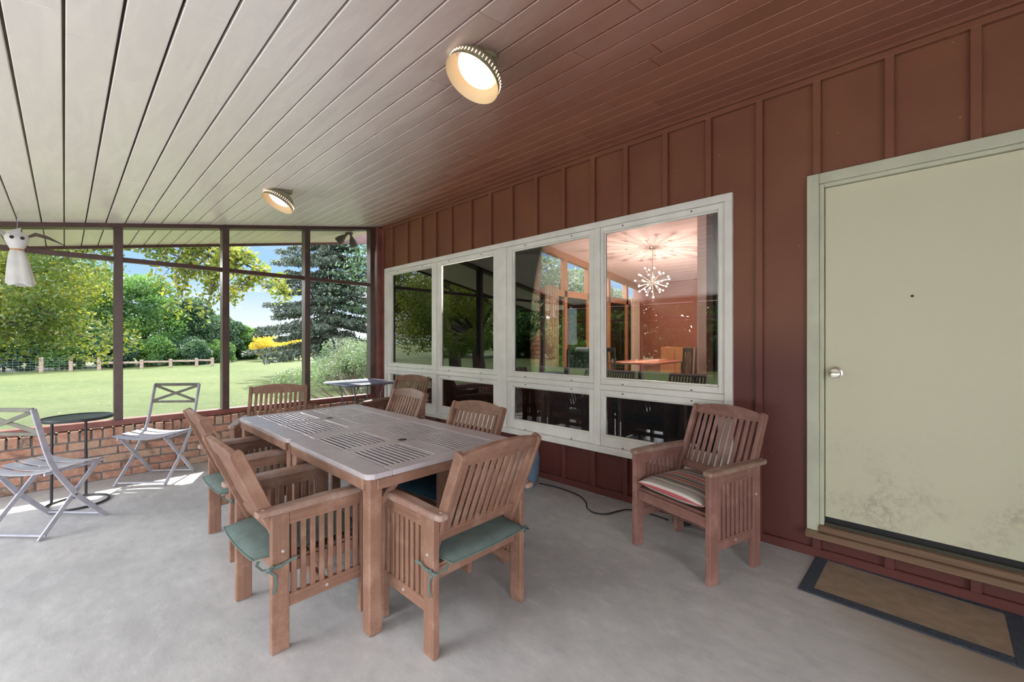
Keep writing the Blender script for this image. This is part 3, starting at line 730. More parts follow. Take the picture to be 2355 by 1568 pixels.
MB().lathe([(.0005, 0), (.115, 0), (.13, .02), (.15, .12), (.155, .24), (.145, .30), (.125, .325), (.118, .318), (.125, .29), (.0005, .28)], 32).build('body', M['blueplastic'], t, smooth=True)
MB().tube([(-.15, 0, .2), (-.19, 0, .24), (-.19, 0, .29), (-.13, 0, .31)], .012, 8).build('handle', M['blueplastic'], t, smooth=True)

# ceiling lamps (lit)
def lamp(label, x, y, n):
    t = thing('ceiling_lamp', label, 'ceiling lamp', (x, y, zc(x)), 0, 'domed ceiling lamps')
    MB(Matrix.Rotation(-math.atan(.1808), 4, 'Y')).lathe([(.0005, 0), (.062, 0), (.066, -.008), (.060, -.024), (.0005, -.024)], 32).build('mount', M['bronze'], t, smooth=True)
    q = (-Vector(n)).normalized().to_track_quat('Z', 'Y').to_matrix().to_4x4()
    T_ = Matrix.Translation((0, 0, -.012)) @ q
    pr = [(max(.0005, .132*math.sin(k*PI/20)), -.126+.126*math.cos(k*PI/20)) for k in range(11)]
    MB(T_).lathe(pr, 56, caps=False).build('shade', M['bronze'], t, smooth=True)
    inn = [(max(r_-.004, .0004), z_-.002) for r_, z_ in pr]; inn[-1] = (.132, -.126)
    MB(T_).lathe(inn[::-1], 56, caps=False).build('shade_lining', M['shade_in'], t, smooth=True)
    b = MB(T_)
    for k in range(48):
        a = 2*PI*k/48; rot = Matrix.Rotation(a, 3, 'Z'); b.box(rot @ Vector((.1298, 0, -.099)), (.0045, .0035, .018), rot=rot)
    b.build('slots', M['lampglass'], t)
    MB(T_).lathe([(max(.0005, .098*math.sin(k*PI/16)), -.062+.052*math.cos(k*PI/16)) for k in range(17)], 40).build('glass_bowl', M['lampglass'], t, smooth=True)
lamp('lit domed lamp on the ceiling, the nearer and larger looking one', 1.335, 1.44, (-.44, .15, -.89))
lamp('lit domed lamp on the ceiling towards the screens, the farther small one', 1.335, 4.03, (-.46, .02, -.885))

# twin spotlight outside under the eave
t = thing('twin_spotlight', 'dark twin spotlight under the eave outside the right hand screen', 'spotlight', (2.92, 6.1, zc(2.92)))
MB().lathe([(.0005, 0), (.055, 0), (.055, -.018), (.0005, -.022)], 20).build('mount', M['soffit_lamp'], t, smooth=True)
for s_, rx, ry in ((-1, .35, .75), (1, .1, -.35)):
    m_ = Matrix.Translation((s_*.022, 0, -.02)) @ Euler((rx, ry, 0)).to_matrix().to_4x4()
    MB(m_).lathe([(.0005, 0), (.018, 0), (.018, -.04), (.030, -.065), (.055, -.13), (.062, -.19), (.060, -.19), (.05, -.135), (.0005, -.09)], 24).build('lamp_head', M['soffit_lamp'], t, smooth=True)

# ghost windsock hanging at the left
t = thing('ghost_windsock', 'white ghost windsock with black eyes hanging from the ceiling at far left', 'windsock', (-.262, 5.2, zc(-.262)))
MB().tube([(0, 0, .0), (.004, 0, -.05), (.0, 0, -.165)], .0022, 6).build('cord', M['white_metal'], t)
MB().lathe([(.0005, -.160), (.03, -.163), (.055, -.178), (.068, -.205), (.066, -.235), (.055, -.265), (.043, -.29), (.036, -.305), (.0005, -.308)], 24).build('head', M['ghost'], t, smooth=True)
vd = Vector((.262, -5.2, -.9)).normalized()
for s_ in (-.026, .028):
    rt = Vector((0, 0, 1)).cross(-vd).normalized(); c = Vector((0, 0, -.208))+rt*s_*-1+vd*.061
    MB(Matrix.Translation(c) @ vd.to_track_quat('Z', 'Y').to_matrix().to_4x4()).lathe([(.0005, 0), (.0135, 0), (.012, .006), (.0005, .008)], 14).build('eye', M['rubber'], t, smooth=True)
MB().lathe([(.030, -.300), (.038, -.300), (.037, -.312), (.030, -.312)], 20).build('collar', simple('orange_band', (.55, .28, .12), .6), t)
secs = []; NB = 40
for z, r_ in ((-.300, .034), (-.33, .042), (-.38, .052), (-.46, .063), (-.54, .073), (-.582, .076), (-.587, .068)):
    secs.append([(r_*(1+.10*math.sin(7*2*PI*k/NB)*(z < -.32))*math.cos(2*PI*k/NB)+.02*(-.3-z)/.28, .6*r_*(1+.10*math.sin(5*2*PI*k/NB))*math.sin(2*PI*k/NB), z+.012*math.sin(3*2*PI*k/NB)*(z < -.5)) for k in range(NB)])
MB().loft(secs, caps=True).build('body', M['ghost'], t, smooth=True)
for k, (ang, tw) in enumerate(((5, .5), (170, -.5), (265, .5))):
    a = R(ang); d = Vector((math.cos(a), math.sin(a), 0)); s_ = Vector((-math.sin(a), math.cos(a), 0)); secs = []
    for q, w_, z_ in ((.05, .045, -.20), (.10, .085, -.165), (.17, .075, -.18), (.26, .012, -.225)):
        c = d*q+Vector((0, 0, z_)); w3 = (s_*math.cos(tw)+Vector((0, 0, 1))*math.sin(tw))*w_/2; nn = Vector((0, 0, .0012)); secs.append([c-w3-nn, c+w3-nn, c+w3+nn, c-w3+nn])
    MB().loft(secs).build('blade', M['ghost'] if k else M['postp'], t)

# ------------------------------------------------------------------ inside the house (seen through the window)
IF = .2
def ic(x): return 3.32-.105*(x-3.32)
b = MB(); b.bb(3.34, 9.6, -1.2, 4.9, .05, IF); b.bb(3.34, 5.75, 4.9, 5.66, .05, IF); struct(b.build('floor', M['ifloor']))
b = MB().loft([[(x, -1.2, ic(x)), (x, 4.86, ic(x)), (x, 4.86, ic(x)+.2), (x, -1.2, ic(x)+.2)] for x in (3.34, 9.7)]); b.loft([[(x, 4.86, ic(x)), (x, 5.66, ic(x)), (x, 5.66, ic(x)+.2), (x, 4.86, ic(x)+.2)] for x in (3.34, 5.75)]); struct(b.build('ceiling', M['plaster']))
b = MB().bb(9.5, 9.6, 3.05, 4.9, IF, 3.0); b.bb(9.5, 9.6, 2.0, 2.55, IF, 3.0); b.bb(9.5, 9.6, 2.55, 3.05, 2.2, 3.0); struct(b.build('wall_far', M['ipanel']))
b = MB(); b.bb(5.95, 9.5, 2.0, 2.12, IF, ic(6)); b.bb(3.34, 3.5, -1.2, -1.1, IF, 3.3); b.bb(3.34, 9.6, -1.2, -1.1, IF, 3.3); b.bb(9.5, 9.6, -1.1, 2.0, IF, 3.2); struct(b.build('wall_partition', M['plaster']))
b = MB(); b.bb(5.65, 5.75, 4.86, 5.66, IF, 3.05); b.bb(3.34, 5.65, 5.56, 5.66, 2.35, 3.07); b.bb(3.34, 5.65, 5.56, 5.66, .05, .62); b.bb(4.5, 5.65, 5.56, 5.66, .62, 2.35); b.bb(3.34, 3.42, 5.56, 5.66, .62, 2.35); b.bb(3.90, 3.96, 5.56, 5.66, .62, 2.35)
struct(b.build('wall_living', M['plaster']))
b = MB(); 
xx = [5.75, 6.55, 7.35, 8.15, 8.95, 9.55]
for x in xx: b.bb(x-.04, x+.04, 4.76, 4.86, IF, ic(x))
b.bb(5.75, 9.55, 4.76, 4.86, 2.15, 2.27); b.bb(5.75, 9.55, 4.76, 4.86, IF, .34)
b.loft([[(x, 4.76, ic(x)-.12), (x, 4.86, ic(x)-.12), (x, 4.86, ic(x)), (x, 4.76, ic(x))] for x in (5.75, 9.55)])
iw = struct(b.build('window_2', M['orange_wood']))
for i in range(5): MB().bb(xx[i]+.04, xx[i+1]-.04, 4.80, 4.806, .34, 2.15).build('pane', M['clear'], iw)
b = MB()
z = IF
r2 = random.Random(3)
while z < 3.05:
    for (p0, p1) in (((4.55, 4.72), (5.7, 4.72)), ((4.55, 5.32), (4.55, 4.72))):
        L_ = math.dist(p0, p1); u = -r2.random()*.1
        while u < L_:
            a_, b_ = max(u, 0), min(u+.2, L_)
            if b_-a_ > .03:
                q0 = [p0[i]+(p1[i]-p0[i])*a_/L_ for i in (0, 1)]; q1 = [p0[i]+(p1[i]-p0[i])*b_/L_ for i in (0, 1)]
                if p0[1] == p1[1]: b.bb(q0[0], q1[0], 4.70, 4.78, z, z+.062)
                else: b.bb(4.53, 4.60, q0[1], q1[1], z, z+.062)
            u += .21
    z += .074
ch = struct(b.build('wall_chimney', M['brick'])); MB().bb(4.54, 5.7, 4.71, 5.34, IF, 3.1).build('mortar', M['mortar'], ch)

def curtain(name, label, mat, a, c, z0, z1, amp=.03, nf=7):
    a = Vector(a); c = Vector(c); d = (c-a); nrm = Vector((-d.y, d.x, 0)).normalized(); n = nf*8; top = []
    vs = []
    for side in (0, 1):
        for i in range(n+1):
            for z in (z0, z1):
                p = a+d*(i/n)+nrm*(amp*math.sin(2*PI*nf*i/n)+side*.006); vs.append((p.x, p.y, z))
    fs = []; m = (n+1)*2
    for i in range(n):
        fs.append([2*i, 2*i+2, 2*i+3, 2*i+1]); fs.append([m+2*i, m+2*i+1, m+2*i+3, m+2*i+2])
    o = MB().add(vs, fs, tone=.5).build(name, mat, smooth=True); return tag(o, label, 'curtain')
curtain('curtain', 'charcoal curtain inside the right end of the window', M['grey_cloth'], (3.42, .90, 0), (3.42, 1.10, 0), .42, 2.5, .02, 4)
curtain('curtain', 'beige curtain gathered beside the brick chimney indoors', M['beige_cloth'], (5.80, 4.65, 0), (6.15, 4.65, 0), IF+.02, 2.3, .03, 5)
curtain('curtain', 'pinkish beige curtain at the far end of the indoor glass doors', M['beige_cloth'], (8.95, 4.65, 0), (9.3, 4.65, 0), IF+.02, 2.3, .03, 5)
curtain('curtain', 'white curtain at the far indoor window seen through the left panes', M['white_cloth'], (4.30, 5.50, 0), (4.48, 5.50, 0), IF+.02, 2.4, .02, 4)

t = thing('sofa', 'dark navy sofa indoors with its back against the window', 'sofa', (4.0, 2.05, IF))
b = MB(); b.bb(-.45, -.22, -1.05, 1.05, .05, .84); b.build('backrest', M['dark_fabric'], t, bevel=.05, seg=3)
MB().bb(-.22, .42, -.88, .88, .08, .42).build('seat', M['dark_fabric'], t, bevel=.04, seg=3)
for s_ in (-1, 1): MB().bb(-.40, .42, s_*.88, s_*1.08, .05, .60).build('armrest', M['dark_fabric'], t, bevel=.05, seg=3)
t = thing('throw_pillow', 'small tan pillow leaning on the sofa back', 'pillow', (3.95, 2.75, IF+.62), R(10)); t.rotation_euler = (0, R(-65), R(15))
n = 10; vs = []; fs = []
for sg in (1, -1):
    for i in range(n+1):
        for j in range(n+1):
            u = -1+2*i/n; v = -1+2*j/n; vs.append((.2*u*(1-.08*v*v), .2*v*(1-.08*u*u), sg*.07*((1-u**4)*(1-v**4))**.6))
for s_ in (0, 1):
    for i in range(n):
        for j in range(n): q = [s_*121+i*11+j, s_*121+(i+1)*11+j, s_*121+(i+1)*11+j+1, s_*121+i*11+j+1]; fs.append(q if s_ == 0 else q[::-1])
MB().add(vs, fs).build('pad', M['beige_cloth'], t, smooth=True)
t = thing('upholstered_armchair', 'blue upholstered armchair indoors behind the second window column', 'armchair', (4.05, 4.95, IF), R(-10))
MB().bb(-.30, .30, -.36, -.16, .15, 1.02).build('backrest', M['blue_fabric'], t, bevel=.06, seg=3); MB().bb(-.28, .28, -.16, .34, .12, .44).build('seat', M['blue_fabric'], t, bevel=.05, seg=3)
for s_ in (-1, 1): MB().bb(s_*.28, s_*.38, -.30, .34, .10, .60).build('armrest', M['blue_fabric'], t, bevel=.04, seg=3)
t = thing('upholstered_armchair', 'dark high-backed armchair indoors beyond the sofa', 'armchair', (5.2, 3.75, IF), R(70))
MB().bb(-.34, .34, -.38, -.18, .15, 1.02).build('backrest', M['dark_fabric'], t, bevel=.06, seg=3); MB().bb(-.30, .30, -.18, .34, .12, .44).build('seat', M['dark_fabric'], t, bevel=.05, seg=3)
for s_ in (-1, 1): MB().bb(s_*.28, s_*.38, -.30, .34, .10, .62).build('armrest', M['dark_fabric'], t, bevel=.04, seg=3)
t = thing('side_table', 'low orange wood table indoors below the left window panes', 'table', (3.78, 3.72, IF))
MB().bb(-.22, .22, -.5, .5, .30, .335).build('tabletop', M['orange_wood'], t, bevel=.004)
for sx in (-1, 1):
    for sy in (-1, 1): MB().bb(sx*.19-.02, sx*.19+.02, sy*.46-.02, sy*.46+.02, 0, .30).build('leg', M['orange_wood'], t)
t = thing('wicker_basket', 'dark wicker basket on the low indoor table', 'basket', (3.8, 3.62, IF+.335))
b = MB()
for k in range(9): z = .012+.023*k; r_ = .15+.04*math.sin(k/9*1.6); b.tube([((r_+.006*math.sin(14*a*PI/28))*math.cos(2*PI*a/56), (r_+.05+.006*math.sin(14*a*PI/28))*math.sin(2*PI*a/56), z) for a in range(56)], .013, 6, closed=True)
b.build('body', M['wicker'], t, smooth=True)

def leafcloud(name, P, L, Wd, mat, parent=None, seed=0, up=0., hang=0.):
    rg = np.random.default_rng(seed); n = len(P); P = np.asarray(P, float)
    d = rg.normal(size=(n, 3)); d[:, 2] += hang; d /= np.linalg.norm(d, axis=1)[:, None]
    q = rg.normal(size=(n, 3)); q[:, 2] += up; q -= (q*d).sum(1)[:, None]*d; q /= np.linalg.norm(q, axis=1)[:, None]
    s = np.cross(d, q); ln = (L*rg.uniform(.6, 1.3, n))[:, None]; w = (Wd*rg.uniform(.6, 1.3, n))[:, None]
    V = np.stack([P-d*ln/2, P-d*ln*.05+s*w/2, P+d*ln/2, P-d*ln*.05-s*w/2], 1).reshape(-1, 3)
    me = bpy.data.meshes.new(name); me.vertices.add(4*n); me.vertices.foreach_set('co', V.ravel()); me.loops.add(4*n); me.loops.foreach_set('vertex_index', np.arange(4*n))
    me.polygons.add(n); me.polygons.foreach_set('loop_start', np.arange(0, 4*n, 4)); me.update(calc_edges=True)
    at = me.attributes.new('tone', 'FLOAT', 'FACE'); at.data.foreach_set('value', rg.random(n)); me.materials.append(mat); me.validate()
    o = bpy.data.objects.new(name, me); COL.objects.link(o)
    if parent: o.parent = parent
    return o
def blob(rg, c, r, n, shell=.55):
    d = rg.normal(size=(n, 3)); d /= np.linalg.norm(d, axis=1)[:, None]; k = rg.uniform(shell**3, 1, n)**(1/3)
    return np.array(c)+d*k[:, None]*np.array(r)

t = thing('potted_plant', 'tall leafy potted plant indoors beside the brick chimney', 'plant', (4.2, 3.85, IF))
MB().lathe([(.0005, 0), (.12, 0), (.16, .28), (.14, .28), (.0005, .25)], 24).build('pot', M['wicker'], t, smooth=True)
b = MB(); rg = np.random.default_rng(5); PP = []
for k in range(9):
    a = k*2.4; h = rg.uniform(.9, 1.6); e = Vector((math.cos(a)*.25, math.sin(a)*.25, h)); b.tube([(0, 0, .25), (e.x*.3, e.y*.3, h*.6), e], .008, 5)
    PP.append(blob(rg, (e.x, e.y, e.z), (.16, .16, .22), 45, 0))
b.build('stem', M['bark'], t); leafcloud('foliage', np.concatenate(PP), .13, .045, M['leaf_house'], t, 3)

# chandelier
t = thing('chandelier', 'starburst chandelier with many small lit bulbs indoors', 'chandelier', (7.0, 3.25, 2.33))
b = MB(); b.tube([(0, 0, 0), (0, 0, ic(7)-2.33)], .006, 6); b.lathe([(.0005, 0), (.06, 0), (.055, -.02), (.0005, -.025)], 16, (0, 0, ic(7)-2.33)); b.build('stem', M['chrome'], t)
b = MB(); b2 = MB(); rg = random.Random(2)
b.lathe([(.0005, -.04), (.03, -.03), (.04, 0), (.03, .03), (.0005, .04)], 12)
for k in range(34):
    zz = 1-2*(k+.5)/34; a = k*2.399; r_ = math.sqrt(1-zz*zz); L_ = rg.uniform(.22, .32); d = Vector((r_*math.cos(a), r_*math.sin(a), zz*.85)); b.tube([(0, 0, 0), d*L_], .004, 4)
    e = d*L_; b2.lathe([(.0005, -.015), (.013, -.008), (.016, 0), (.013, .008), (.0005, .015)], 8, e)
b.build('arms', M['chrome'], t); b2.build('bulbs', M['bulb'], t)
pl = bpy.data.lights.new('chandelier_light', 'POINT'); pl.energy = 85; pl.color = (1, .86, .78); pl.shadow_soft_size = .02
po = bpy.data.objects.new('chandelier_light', pl); COL.objects.link(po); po.location = (7.0, 3.25, 2.02)
pl = bpy.data.lights.new('chimney_fill_light', 'POINT'); pl.energy = 60; pl.color = (1, .88, .78); pl.shadow_soft_size = .02
po = bpy.data.objects.new('chimney_fill_light', pl); COL.objects.link(po); po.location = (3.88, 3.85, 2.1)  # unseen fill light added to brighten the indoor chimney and plant

t = thing('dining_table', 'dark indoor dining table under the chandelier', 'table', (7.4, 3.5, IF))
MB().bb(-.75, .75, -.42, .42, .71, .745).build('tabletop', M['ipanel'], t, bevel=.005)
for sx in (-1, 1):
    for sy in (-1, 1): MB().bb(sx*.68-.03, sx*.68+.03, sy*.36-.03, sy*.36+.03, 0, .71).build('leg', M['ipanel'], t)
def dchair(label, loc, rz):
    t = thing('dining_chair', label, 'chair', loc, rz, 'dark dining chairs indoors'); m = M['rubber']
    for sx in (-1, 1):
        MB().beam((sx*.19, -.2, 0), (sx*.18, -.24, 1.0), .03, .03, up=(0, 1, 0)).build('leg', m, t); MB().beam((sx*.2, .2, 0), (sx*.19, .18, .45), .03, .03, up=(0, 1, 0)).build('leg', m, t)
    MB().bb(-.22, .22, -.21, .22, .44, .475).build('seat', m, t, bevel=.006)
    b = MB(); b.path([(x, -.24-.03*(1-(x/.19)**2), .97) for x in (-.19, -.1, 0, .1, .19)], .022, .07); 
    for k in range(5): x = -.12+.06*k; b.beam((x, -.215, .47), (x, -.255, .95), .012, .012, up=(0, 1, 0))
    b.build('backrest', m, t); return t
d0 = dchair('dark spindle back dining chair indoors, left end of the dining table', (6.5, 3.75, IF), R(-90))
dup(d0, (7.2, 2.95, IF), 0, 'dark spindle back dining chair indoors, on the near side of the dining table')
dup(d0, (7.75, 2.95, IF), 0, 'dark spindle back dining chair indoors, near side, farther right of the table')
t = thing('sideboard', 'orange wood sideboard against the indoor far wall', 'sideboard', (9.2, 3.55, IF))
MB().bb(-.25, .25, -.5, .42, .08, .98).build('body', M['orange_wood'], t, bevel=.006)
for k in range(3): MB().bb(-.262, -.25, -.49+.3*k, -.21+.3*k, .12, .93).build('door', M['orange_wood'], t, bevel=.004)

# ------------------------------------------------------------------ outside
GZ = -.12
b = MB().bb(-90, 110, -60, 140, GZ-.3, GZ); lw = struct(b.build('lawn', M['lawn']))
b = MB(); b.bb(-7.5, -1.76, -6.5, 5.2, GZ, GZ+.05); b.bb(-1.76, 3.2, -6.5, -2.71, GZ, GZ+.06); struct(b.build('bounce_slab', M['bounce_slab']))  # pale ground slab added out of view to bounce sun onto the ceiling
# far wooded hills
b = MB(); secs = []
hr = random.Random(8)
NA = 90
ring = [[], [], []]
for i in range(NA+1):
    a = R(-70+170*i/NA); r_ = 260; h = 3.2+1.5*math.sin(a*5+.5)+.8*math.sin(a*13)+hr.uniform(-.3, .3)
    for q, (rr, zz) in enumerate(((r_-60, -4), (r_, h), (r_+60, -4))): ring[q].append((rr*math.sin(a), rr*math.cos(a), zz))
vs = ring[0]+ring[1]+ring[2]; fs = []
for i in range(NA):
    for q in (0, 1): fs.append([q*(NA+1)+i, q*(NA+1)+i+1, (q+1)*(NA+1)+i+1, (q+1)*(NA+1)+i])
struct(b.add(vs, fs).build('hills', M['hill'], smooth=True))

def limb(b, a, c, r0, r1, rg, wob=.12):
    a = Vector(a); c = Vector(c); L_ = (c-a).length; pts = []; rs = []
    for k in range(6):
        q = k/5; pts.append(a+(c-a)*q+Vector((rg.uniform(-1, 1), rg.uniform(-1, 1), rg.uniform(-.5, .8)))*wob*L_*math.sin(PI*q)); rs.append(r0+(r1-r0)*q)
    b.tube(pts, rs, 7); return pts
def tree(name, label, loc, h, rad, mat, n, leaf, clumps=14, trunk=.16, seed=1, group=None, zlow=.2, flat=1.0, cat='tree'):
    t = thing(name, label, cat, loc, 0, group); rg = random.Random(seed); ng = np.random.default_rng(seed)
    b = MB(); top = h*.9; limb(b, (0, 0, -.1), (rg.uniform(-.2, .2), rg.uniform(-.2, .2), top*.8), trunk, trunk*.3, rg, .03)
    PP = []; per = n//clumps
    for k in range(clumps):
        a = k*2.4+rg.uniform(-.4, .4); q = (k+.5)/clumps; zz = h*(zlow+(1-zlow)*q*.92); rr = rad*math.sqrt(max(.05, 1-((q-.35)/.72)**2))*rg.uniform(.35, .8)
        c = (rr*math.cos(a), rr*math.sin(a), zz); s_ = rad*rg.uniform(.34, .52); PP.append(blob(ng, c, (s_, s_, s_*.72*flat), per, .5))
        limb(b, (0, 0, zz*.6), (c[0]*.9, c[1]*.9, zz), trunk*.4, trunk*.08, rg, .08)
    b.build('trunk', M['bark'], t, smooth=True); leafcloud('foliage', np.concatenate(PP), leaf, leaf*.62, mat, t, seed, up=.6); return t

# apple tree whose limbs reach across in front of the screens
t = thing('apple_tree', 'big yellow-green tree close to the porch on the left, limbs reaching right', 'tree', (-3.2, 10.6, GZ))
rg = random.Random(11); ng = np.random.default_rng(11); b = MB(); PP = []
limb(b, (0, 0, 0), (.3, -.2, 1.5), .24, .17, rg, .03)
J = (.3, -.2, 1.5)
mains = [((3.1, -.9, 1.75), .10), ((2.2, .3, 2.9), .09), ((1.4, .6, 3.9), .09), ((3.6, .8, 3.2), .07), ((-.8, .8, 3.6), .09), ((.4, -1.2, 3.6), .08), ((4.6, -.2, 3.3), .07)]
for e, r_ in mains:
    pts = limb(b, J, e, r_, r_*.35, rg, .10)
    for q in range(7):
        p = pts[rg.choice((2, 3, 4, 5))]; d = Vector((rg.uniform(-.7, 1.), rg.uniform(-.7, .7), rg.uniform(-.45, .6))); c = p+d; limb(b, p, c, r_*.25, .008, rg, .1)
        PP.append(blob(ng, tuple(c), (.58, .58, .42), 800, .1)); PP.append(blob(ng, tuple(p+d*.5), (.42, .42, .32), 400, .1))
b.build('trunk', M['bark'], t, smooth=True); leafcloud('foliage', np.concatenate(PP), .062, .042, M['leaf_apple'], t, 2, up=.5, hang=-.3)
# hanging boughs to the right, another tree whose trunk stands out of view behind the first
t = thing('maple_tree', 'tree whose leafy twigs hang below the eave in the middle screens', 'tree', (-4.5, 13.5, GZ))
b = MB(); PP = []; limb(b, (0, 0, 0), (.6, -.3, 3.6), .26, .2, rg, .03); J = (.6, -.3, 3.6)
tips = [(9.8*math.sin(R(a_))+4.5, 9.8*math.cos(R(a_))-13.5, z_+.12) for a_, z_ in ((3, 3.35), (5.5, 3.1), (7.5, 3.2), (9, 2.8), (10.5, 3.3), (11.5, 2.7), (12.5, 3.05), (14.3, 3.0), (16.2, 2.75), (17.6, 2.55), (15.0, 2.6))]
pts_all = []
for e in tips:
    mid = (e[0]*.5, e[1]*.5, 4.6); limb(b, J, mid, .1, .05, rg, .03); pts = limb(b, mid, e, .05, .012, rg, .04)
    for q in range(9):
        p = pts[rg.choice((3, 4, 5, 5))]; d = Vector((rg.uniform(-.45, .25), rg.uniform(-.4, .4), rg.uniform(-1.0, .2)*(1.15 if e[0] < 6.6 else .6))); limb(b, p, p+d, .010, .003, rg, .1)
        n_ = 60; k = ng.random(n_)[:, None]; PP.append(np.array(p)+np.array(d)*k+ng.normal(size=(n_, 3))*.085)
b.build('trunk', M['bark'], t, smooth=True); leafcloud('foliage', np.concatenate(PP), .095, .06, M['leaf_apple'], t, 5, up=.2, hang=-.8)

def spruce(name, label, loc, h, rad, n, seed, trunk=.18, zl=.08, droop=.25):
    t = thing(name, label, 'tree', loc); rg = random.Random(seed); ng = np.random.default_rng(seed); b = MB(); b.tube([(0, 0, -.1), (0, 0, h)], [trunk, .02], 8)
    PP = []; nb = int(h*17)
    for k in range(nb):
        q = k/nb; z = h*(zl+(1-zl)*q)+rg.uniform(-.2, .2); L_ = rad*(1-q)**.8*rg.uniform(.65, 1.08)+.15; a = k*2.399+rg.uniform(-.3, .3); d = Vector((math.cos(a), math.sin(a), -droop+.35*q)); s_ = Vector((-math.sin(a), math.cos(a), 0))
        p0 = Vector((0, 0, z)); pts = [p0, p0+d*L_*.5, p0+d*L_+Vector((0, 0, .12*L_))]; b.tube(pts, [.03, .02, .006], 4)
        m_ = max(12, int(n/nb*(.35+1.3*(1-q)))); kk = ng.uniform(.12, 1, m_); w_ = (1-kk*.75)*L_*.30
        base = np.array(p0)[None]+np.array(d)[None]*(kk*L_)[:, None]+np.array(s_)[None]*(ng.uniform(-1, 1, m_)*w_)[:, None]; base[:, 2] += .12*L_*kk**2-ng.random(m_)*.16; PP.append(base)
    b.build('trunk', M['bark'], t, smooth=True); leafcloud('foliage', np.concatenate(PP), .17, .045, M['needle'], t, seed, hang=-.5); return t
spruce('spruce_tree', 'tall blue-green spruce with drooping boughs right of the open sky', (7.1, 16.5, GZ), 8.2, 3.0, 60000, 3, droop=.36, zl=.15)
tree('oak_tree', 'large dark branching tree filling the top of the right hand screen', (8.6, 12.0, GZ), 8.0, 3.4, M['leaf_dark'], 15000, .12, 24, .17, 21, zlow=.36)

# juniper shrub just outside the right bay
t = thing('juniper_shrub', 'wide grey-green juniper shrub just outside the right hand screen', 'shrub', (4.25, 8.5, GZ)); ng = np.random.default_rng(9); PP = []; b = MB(); rg = random.Random(9)
for k in range(46):
    a = rg.uniform(0, 2*PI); q = rg.uniform(.15, 1); e = (1.5*q*math.cos(a), 1.3*q*math.sin(a), 1.35*math.sqrt(1-.72*q*q)*rg.uniform(.65, 1)); b.tube([(0, 0, 0), (e[0]*.6, e[1]*.6, e[2]*.45), e], [.016, .010, .004], 4); PP.append(blob(ng, e, (.26, .26, .2), 330, 0))
b.build('stem', M['twig'], t); leafcloud('foliage', np.concatenate(PP), .07, .018, M['leaf_juniper'], t, 4)

GB = 'trees along the far edge of the lawn'
def pol(a, D): return (D*math.sin(R(a)), D*math.cos(R(a)), GZ)
bt = [ # bearing from +Y (deg), distance, height, radius, material, label
 (-12, 32, 6.5, 3.2, 'leaf_mid', 'tall green tree beyond the fence, outside the frame edge'),
 (-4.5, 31.5, 5.6, 2.7, 'leaf_mid', 'tall green tree behind the ghost windsock, beyond the wire fence'),
 (1.0, 32.5, 5.5, 2.7, 'leaf_mid', 'tall rounded green tree beyond the fence, left of the first post'),
 (5.8, 33, 5.1, 2.4, 'leaf_mid', 'green tree behind the split rails in the second bay'),
 (9.3, 34.5, 4.0, 1.9, 'leaf_dark', 'darker green tree in the right half of the second bay'),
 (12.0, 36, 2.9, 1.6, 'leaf_dark', 'dark green tree at the right end of the tree line'),
 (14.2, 37, 2.35, 1.3, 'leaf_mid', 'small rounded tree just right of the second post'),
 (15.5, 42, 2.1, 1.3, 'leaf_dark', 'farthest low dark tree under the clouds'),
]
for i, (a, D, h, r_, m_, lb) in enumerate(bt):
    tree('background_tree', lb, pol(a, D), h, r_, M[m_], 15000, .17, 16, .14, 40+i, GB, zlow=.12)
hb = [(-8, 29.8, 'hedge bush at the far left edge behind the wire fence'), (-3.6, 29.8, 'hedge bush behind the wire fence under the windsock'), (-.2, 29.9, 'hedge bush behind the wire fence, its middle'), (3.2, 30.2, 'hedge bush behind the first screen post'), (6.6, 30.6, 'hedge bush behind the split rails, left'), (9.4, 31.2, 'hedge bush behind the split rails, right'), (11.6, 33.0, 'hedge bush at the right end of the fence')]
for i, (a, D, lb) in enumerate(hb):
    tree('hedge_bush', lb, pol(a, D), 2.1-.14*i, 1.15, M['leaf_dark' if i % 2 else 'leaf_mid'], 7000, .12, 12, .05, 140+i, 'bushes behind the lawn fence', zlow=.10, cat='bush')
for i, (a, D, w_, lb) in enumerate(((14.8, 52, 1.5, 'left'), (17.2, 55, 1.4, 'second'), (19.4, 54, 1.5, 'third'), (21.6, 56, 1.4, 'fourth'), (24.5, 50, 1.8, 'fifth'), (27.5, 48, 2.0, 'rightmost'))):
    tree('distant_bush', 'far bush at the end of the lawn, %s of the row under the open sky' % lb, pol(a, D), 1.3, w_, M['leaf_dark'], 3500, .2, 9, .06, 160+i, 'far bushes', zlow=.1, cat='bush')
tree('golden_shrub', 'golden yellow small tree beyond the lawn, left of the spruce trunk', pol(16.6, 33.5), 1.7, 1.15, M['leaf_gold'], 6000, .10, 10, .06, 61, 'golden shrubs', zlow=.3, cat='shrub')
tree('golden_shrub', 'second golden shrub, partly hidden by the spruce boughs', pol(19.8, 33.5), 1.5, 1.0, M['leaf_gold'], 5000, .10, 10, .06, 62, 'golden shrubs', zlow=.3, cat='shrub')
tree('evergreen_bush', 'low dark evergreen bush in front of the golden shrubs', pol(18.3, 31.5), .7, .7, M['needle'], 3000, .08, 8, .04, 63, None, zlow=.3, cat='bush')
tree('grey_bush', 'greyish bush behind the juniper shrub', pol(26.5, 13), 1.3, 1.1, M['leaf_juniper'], 6000, .09, 10, .05, 64, None, zlow=.2, cat='bush')
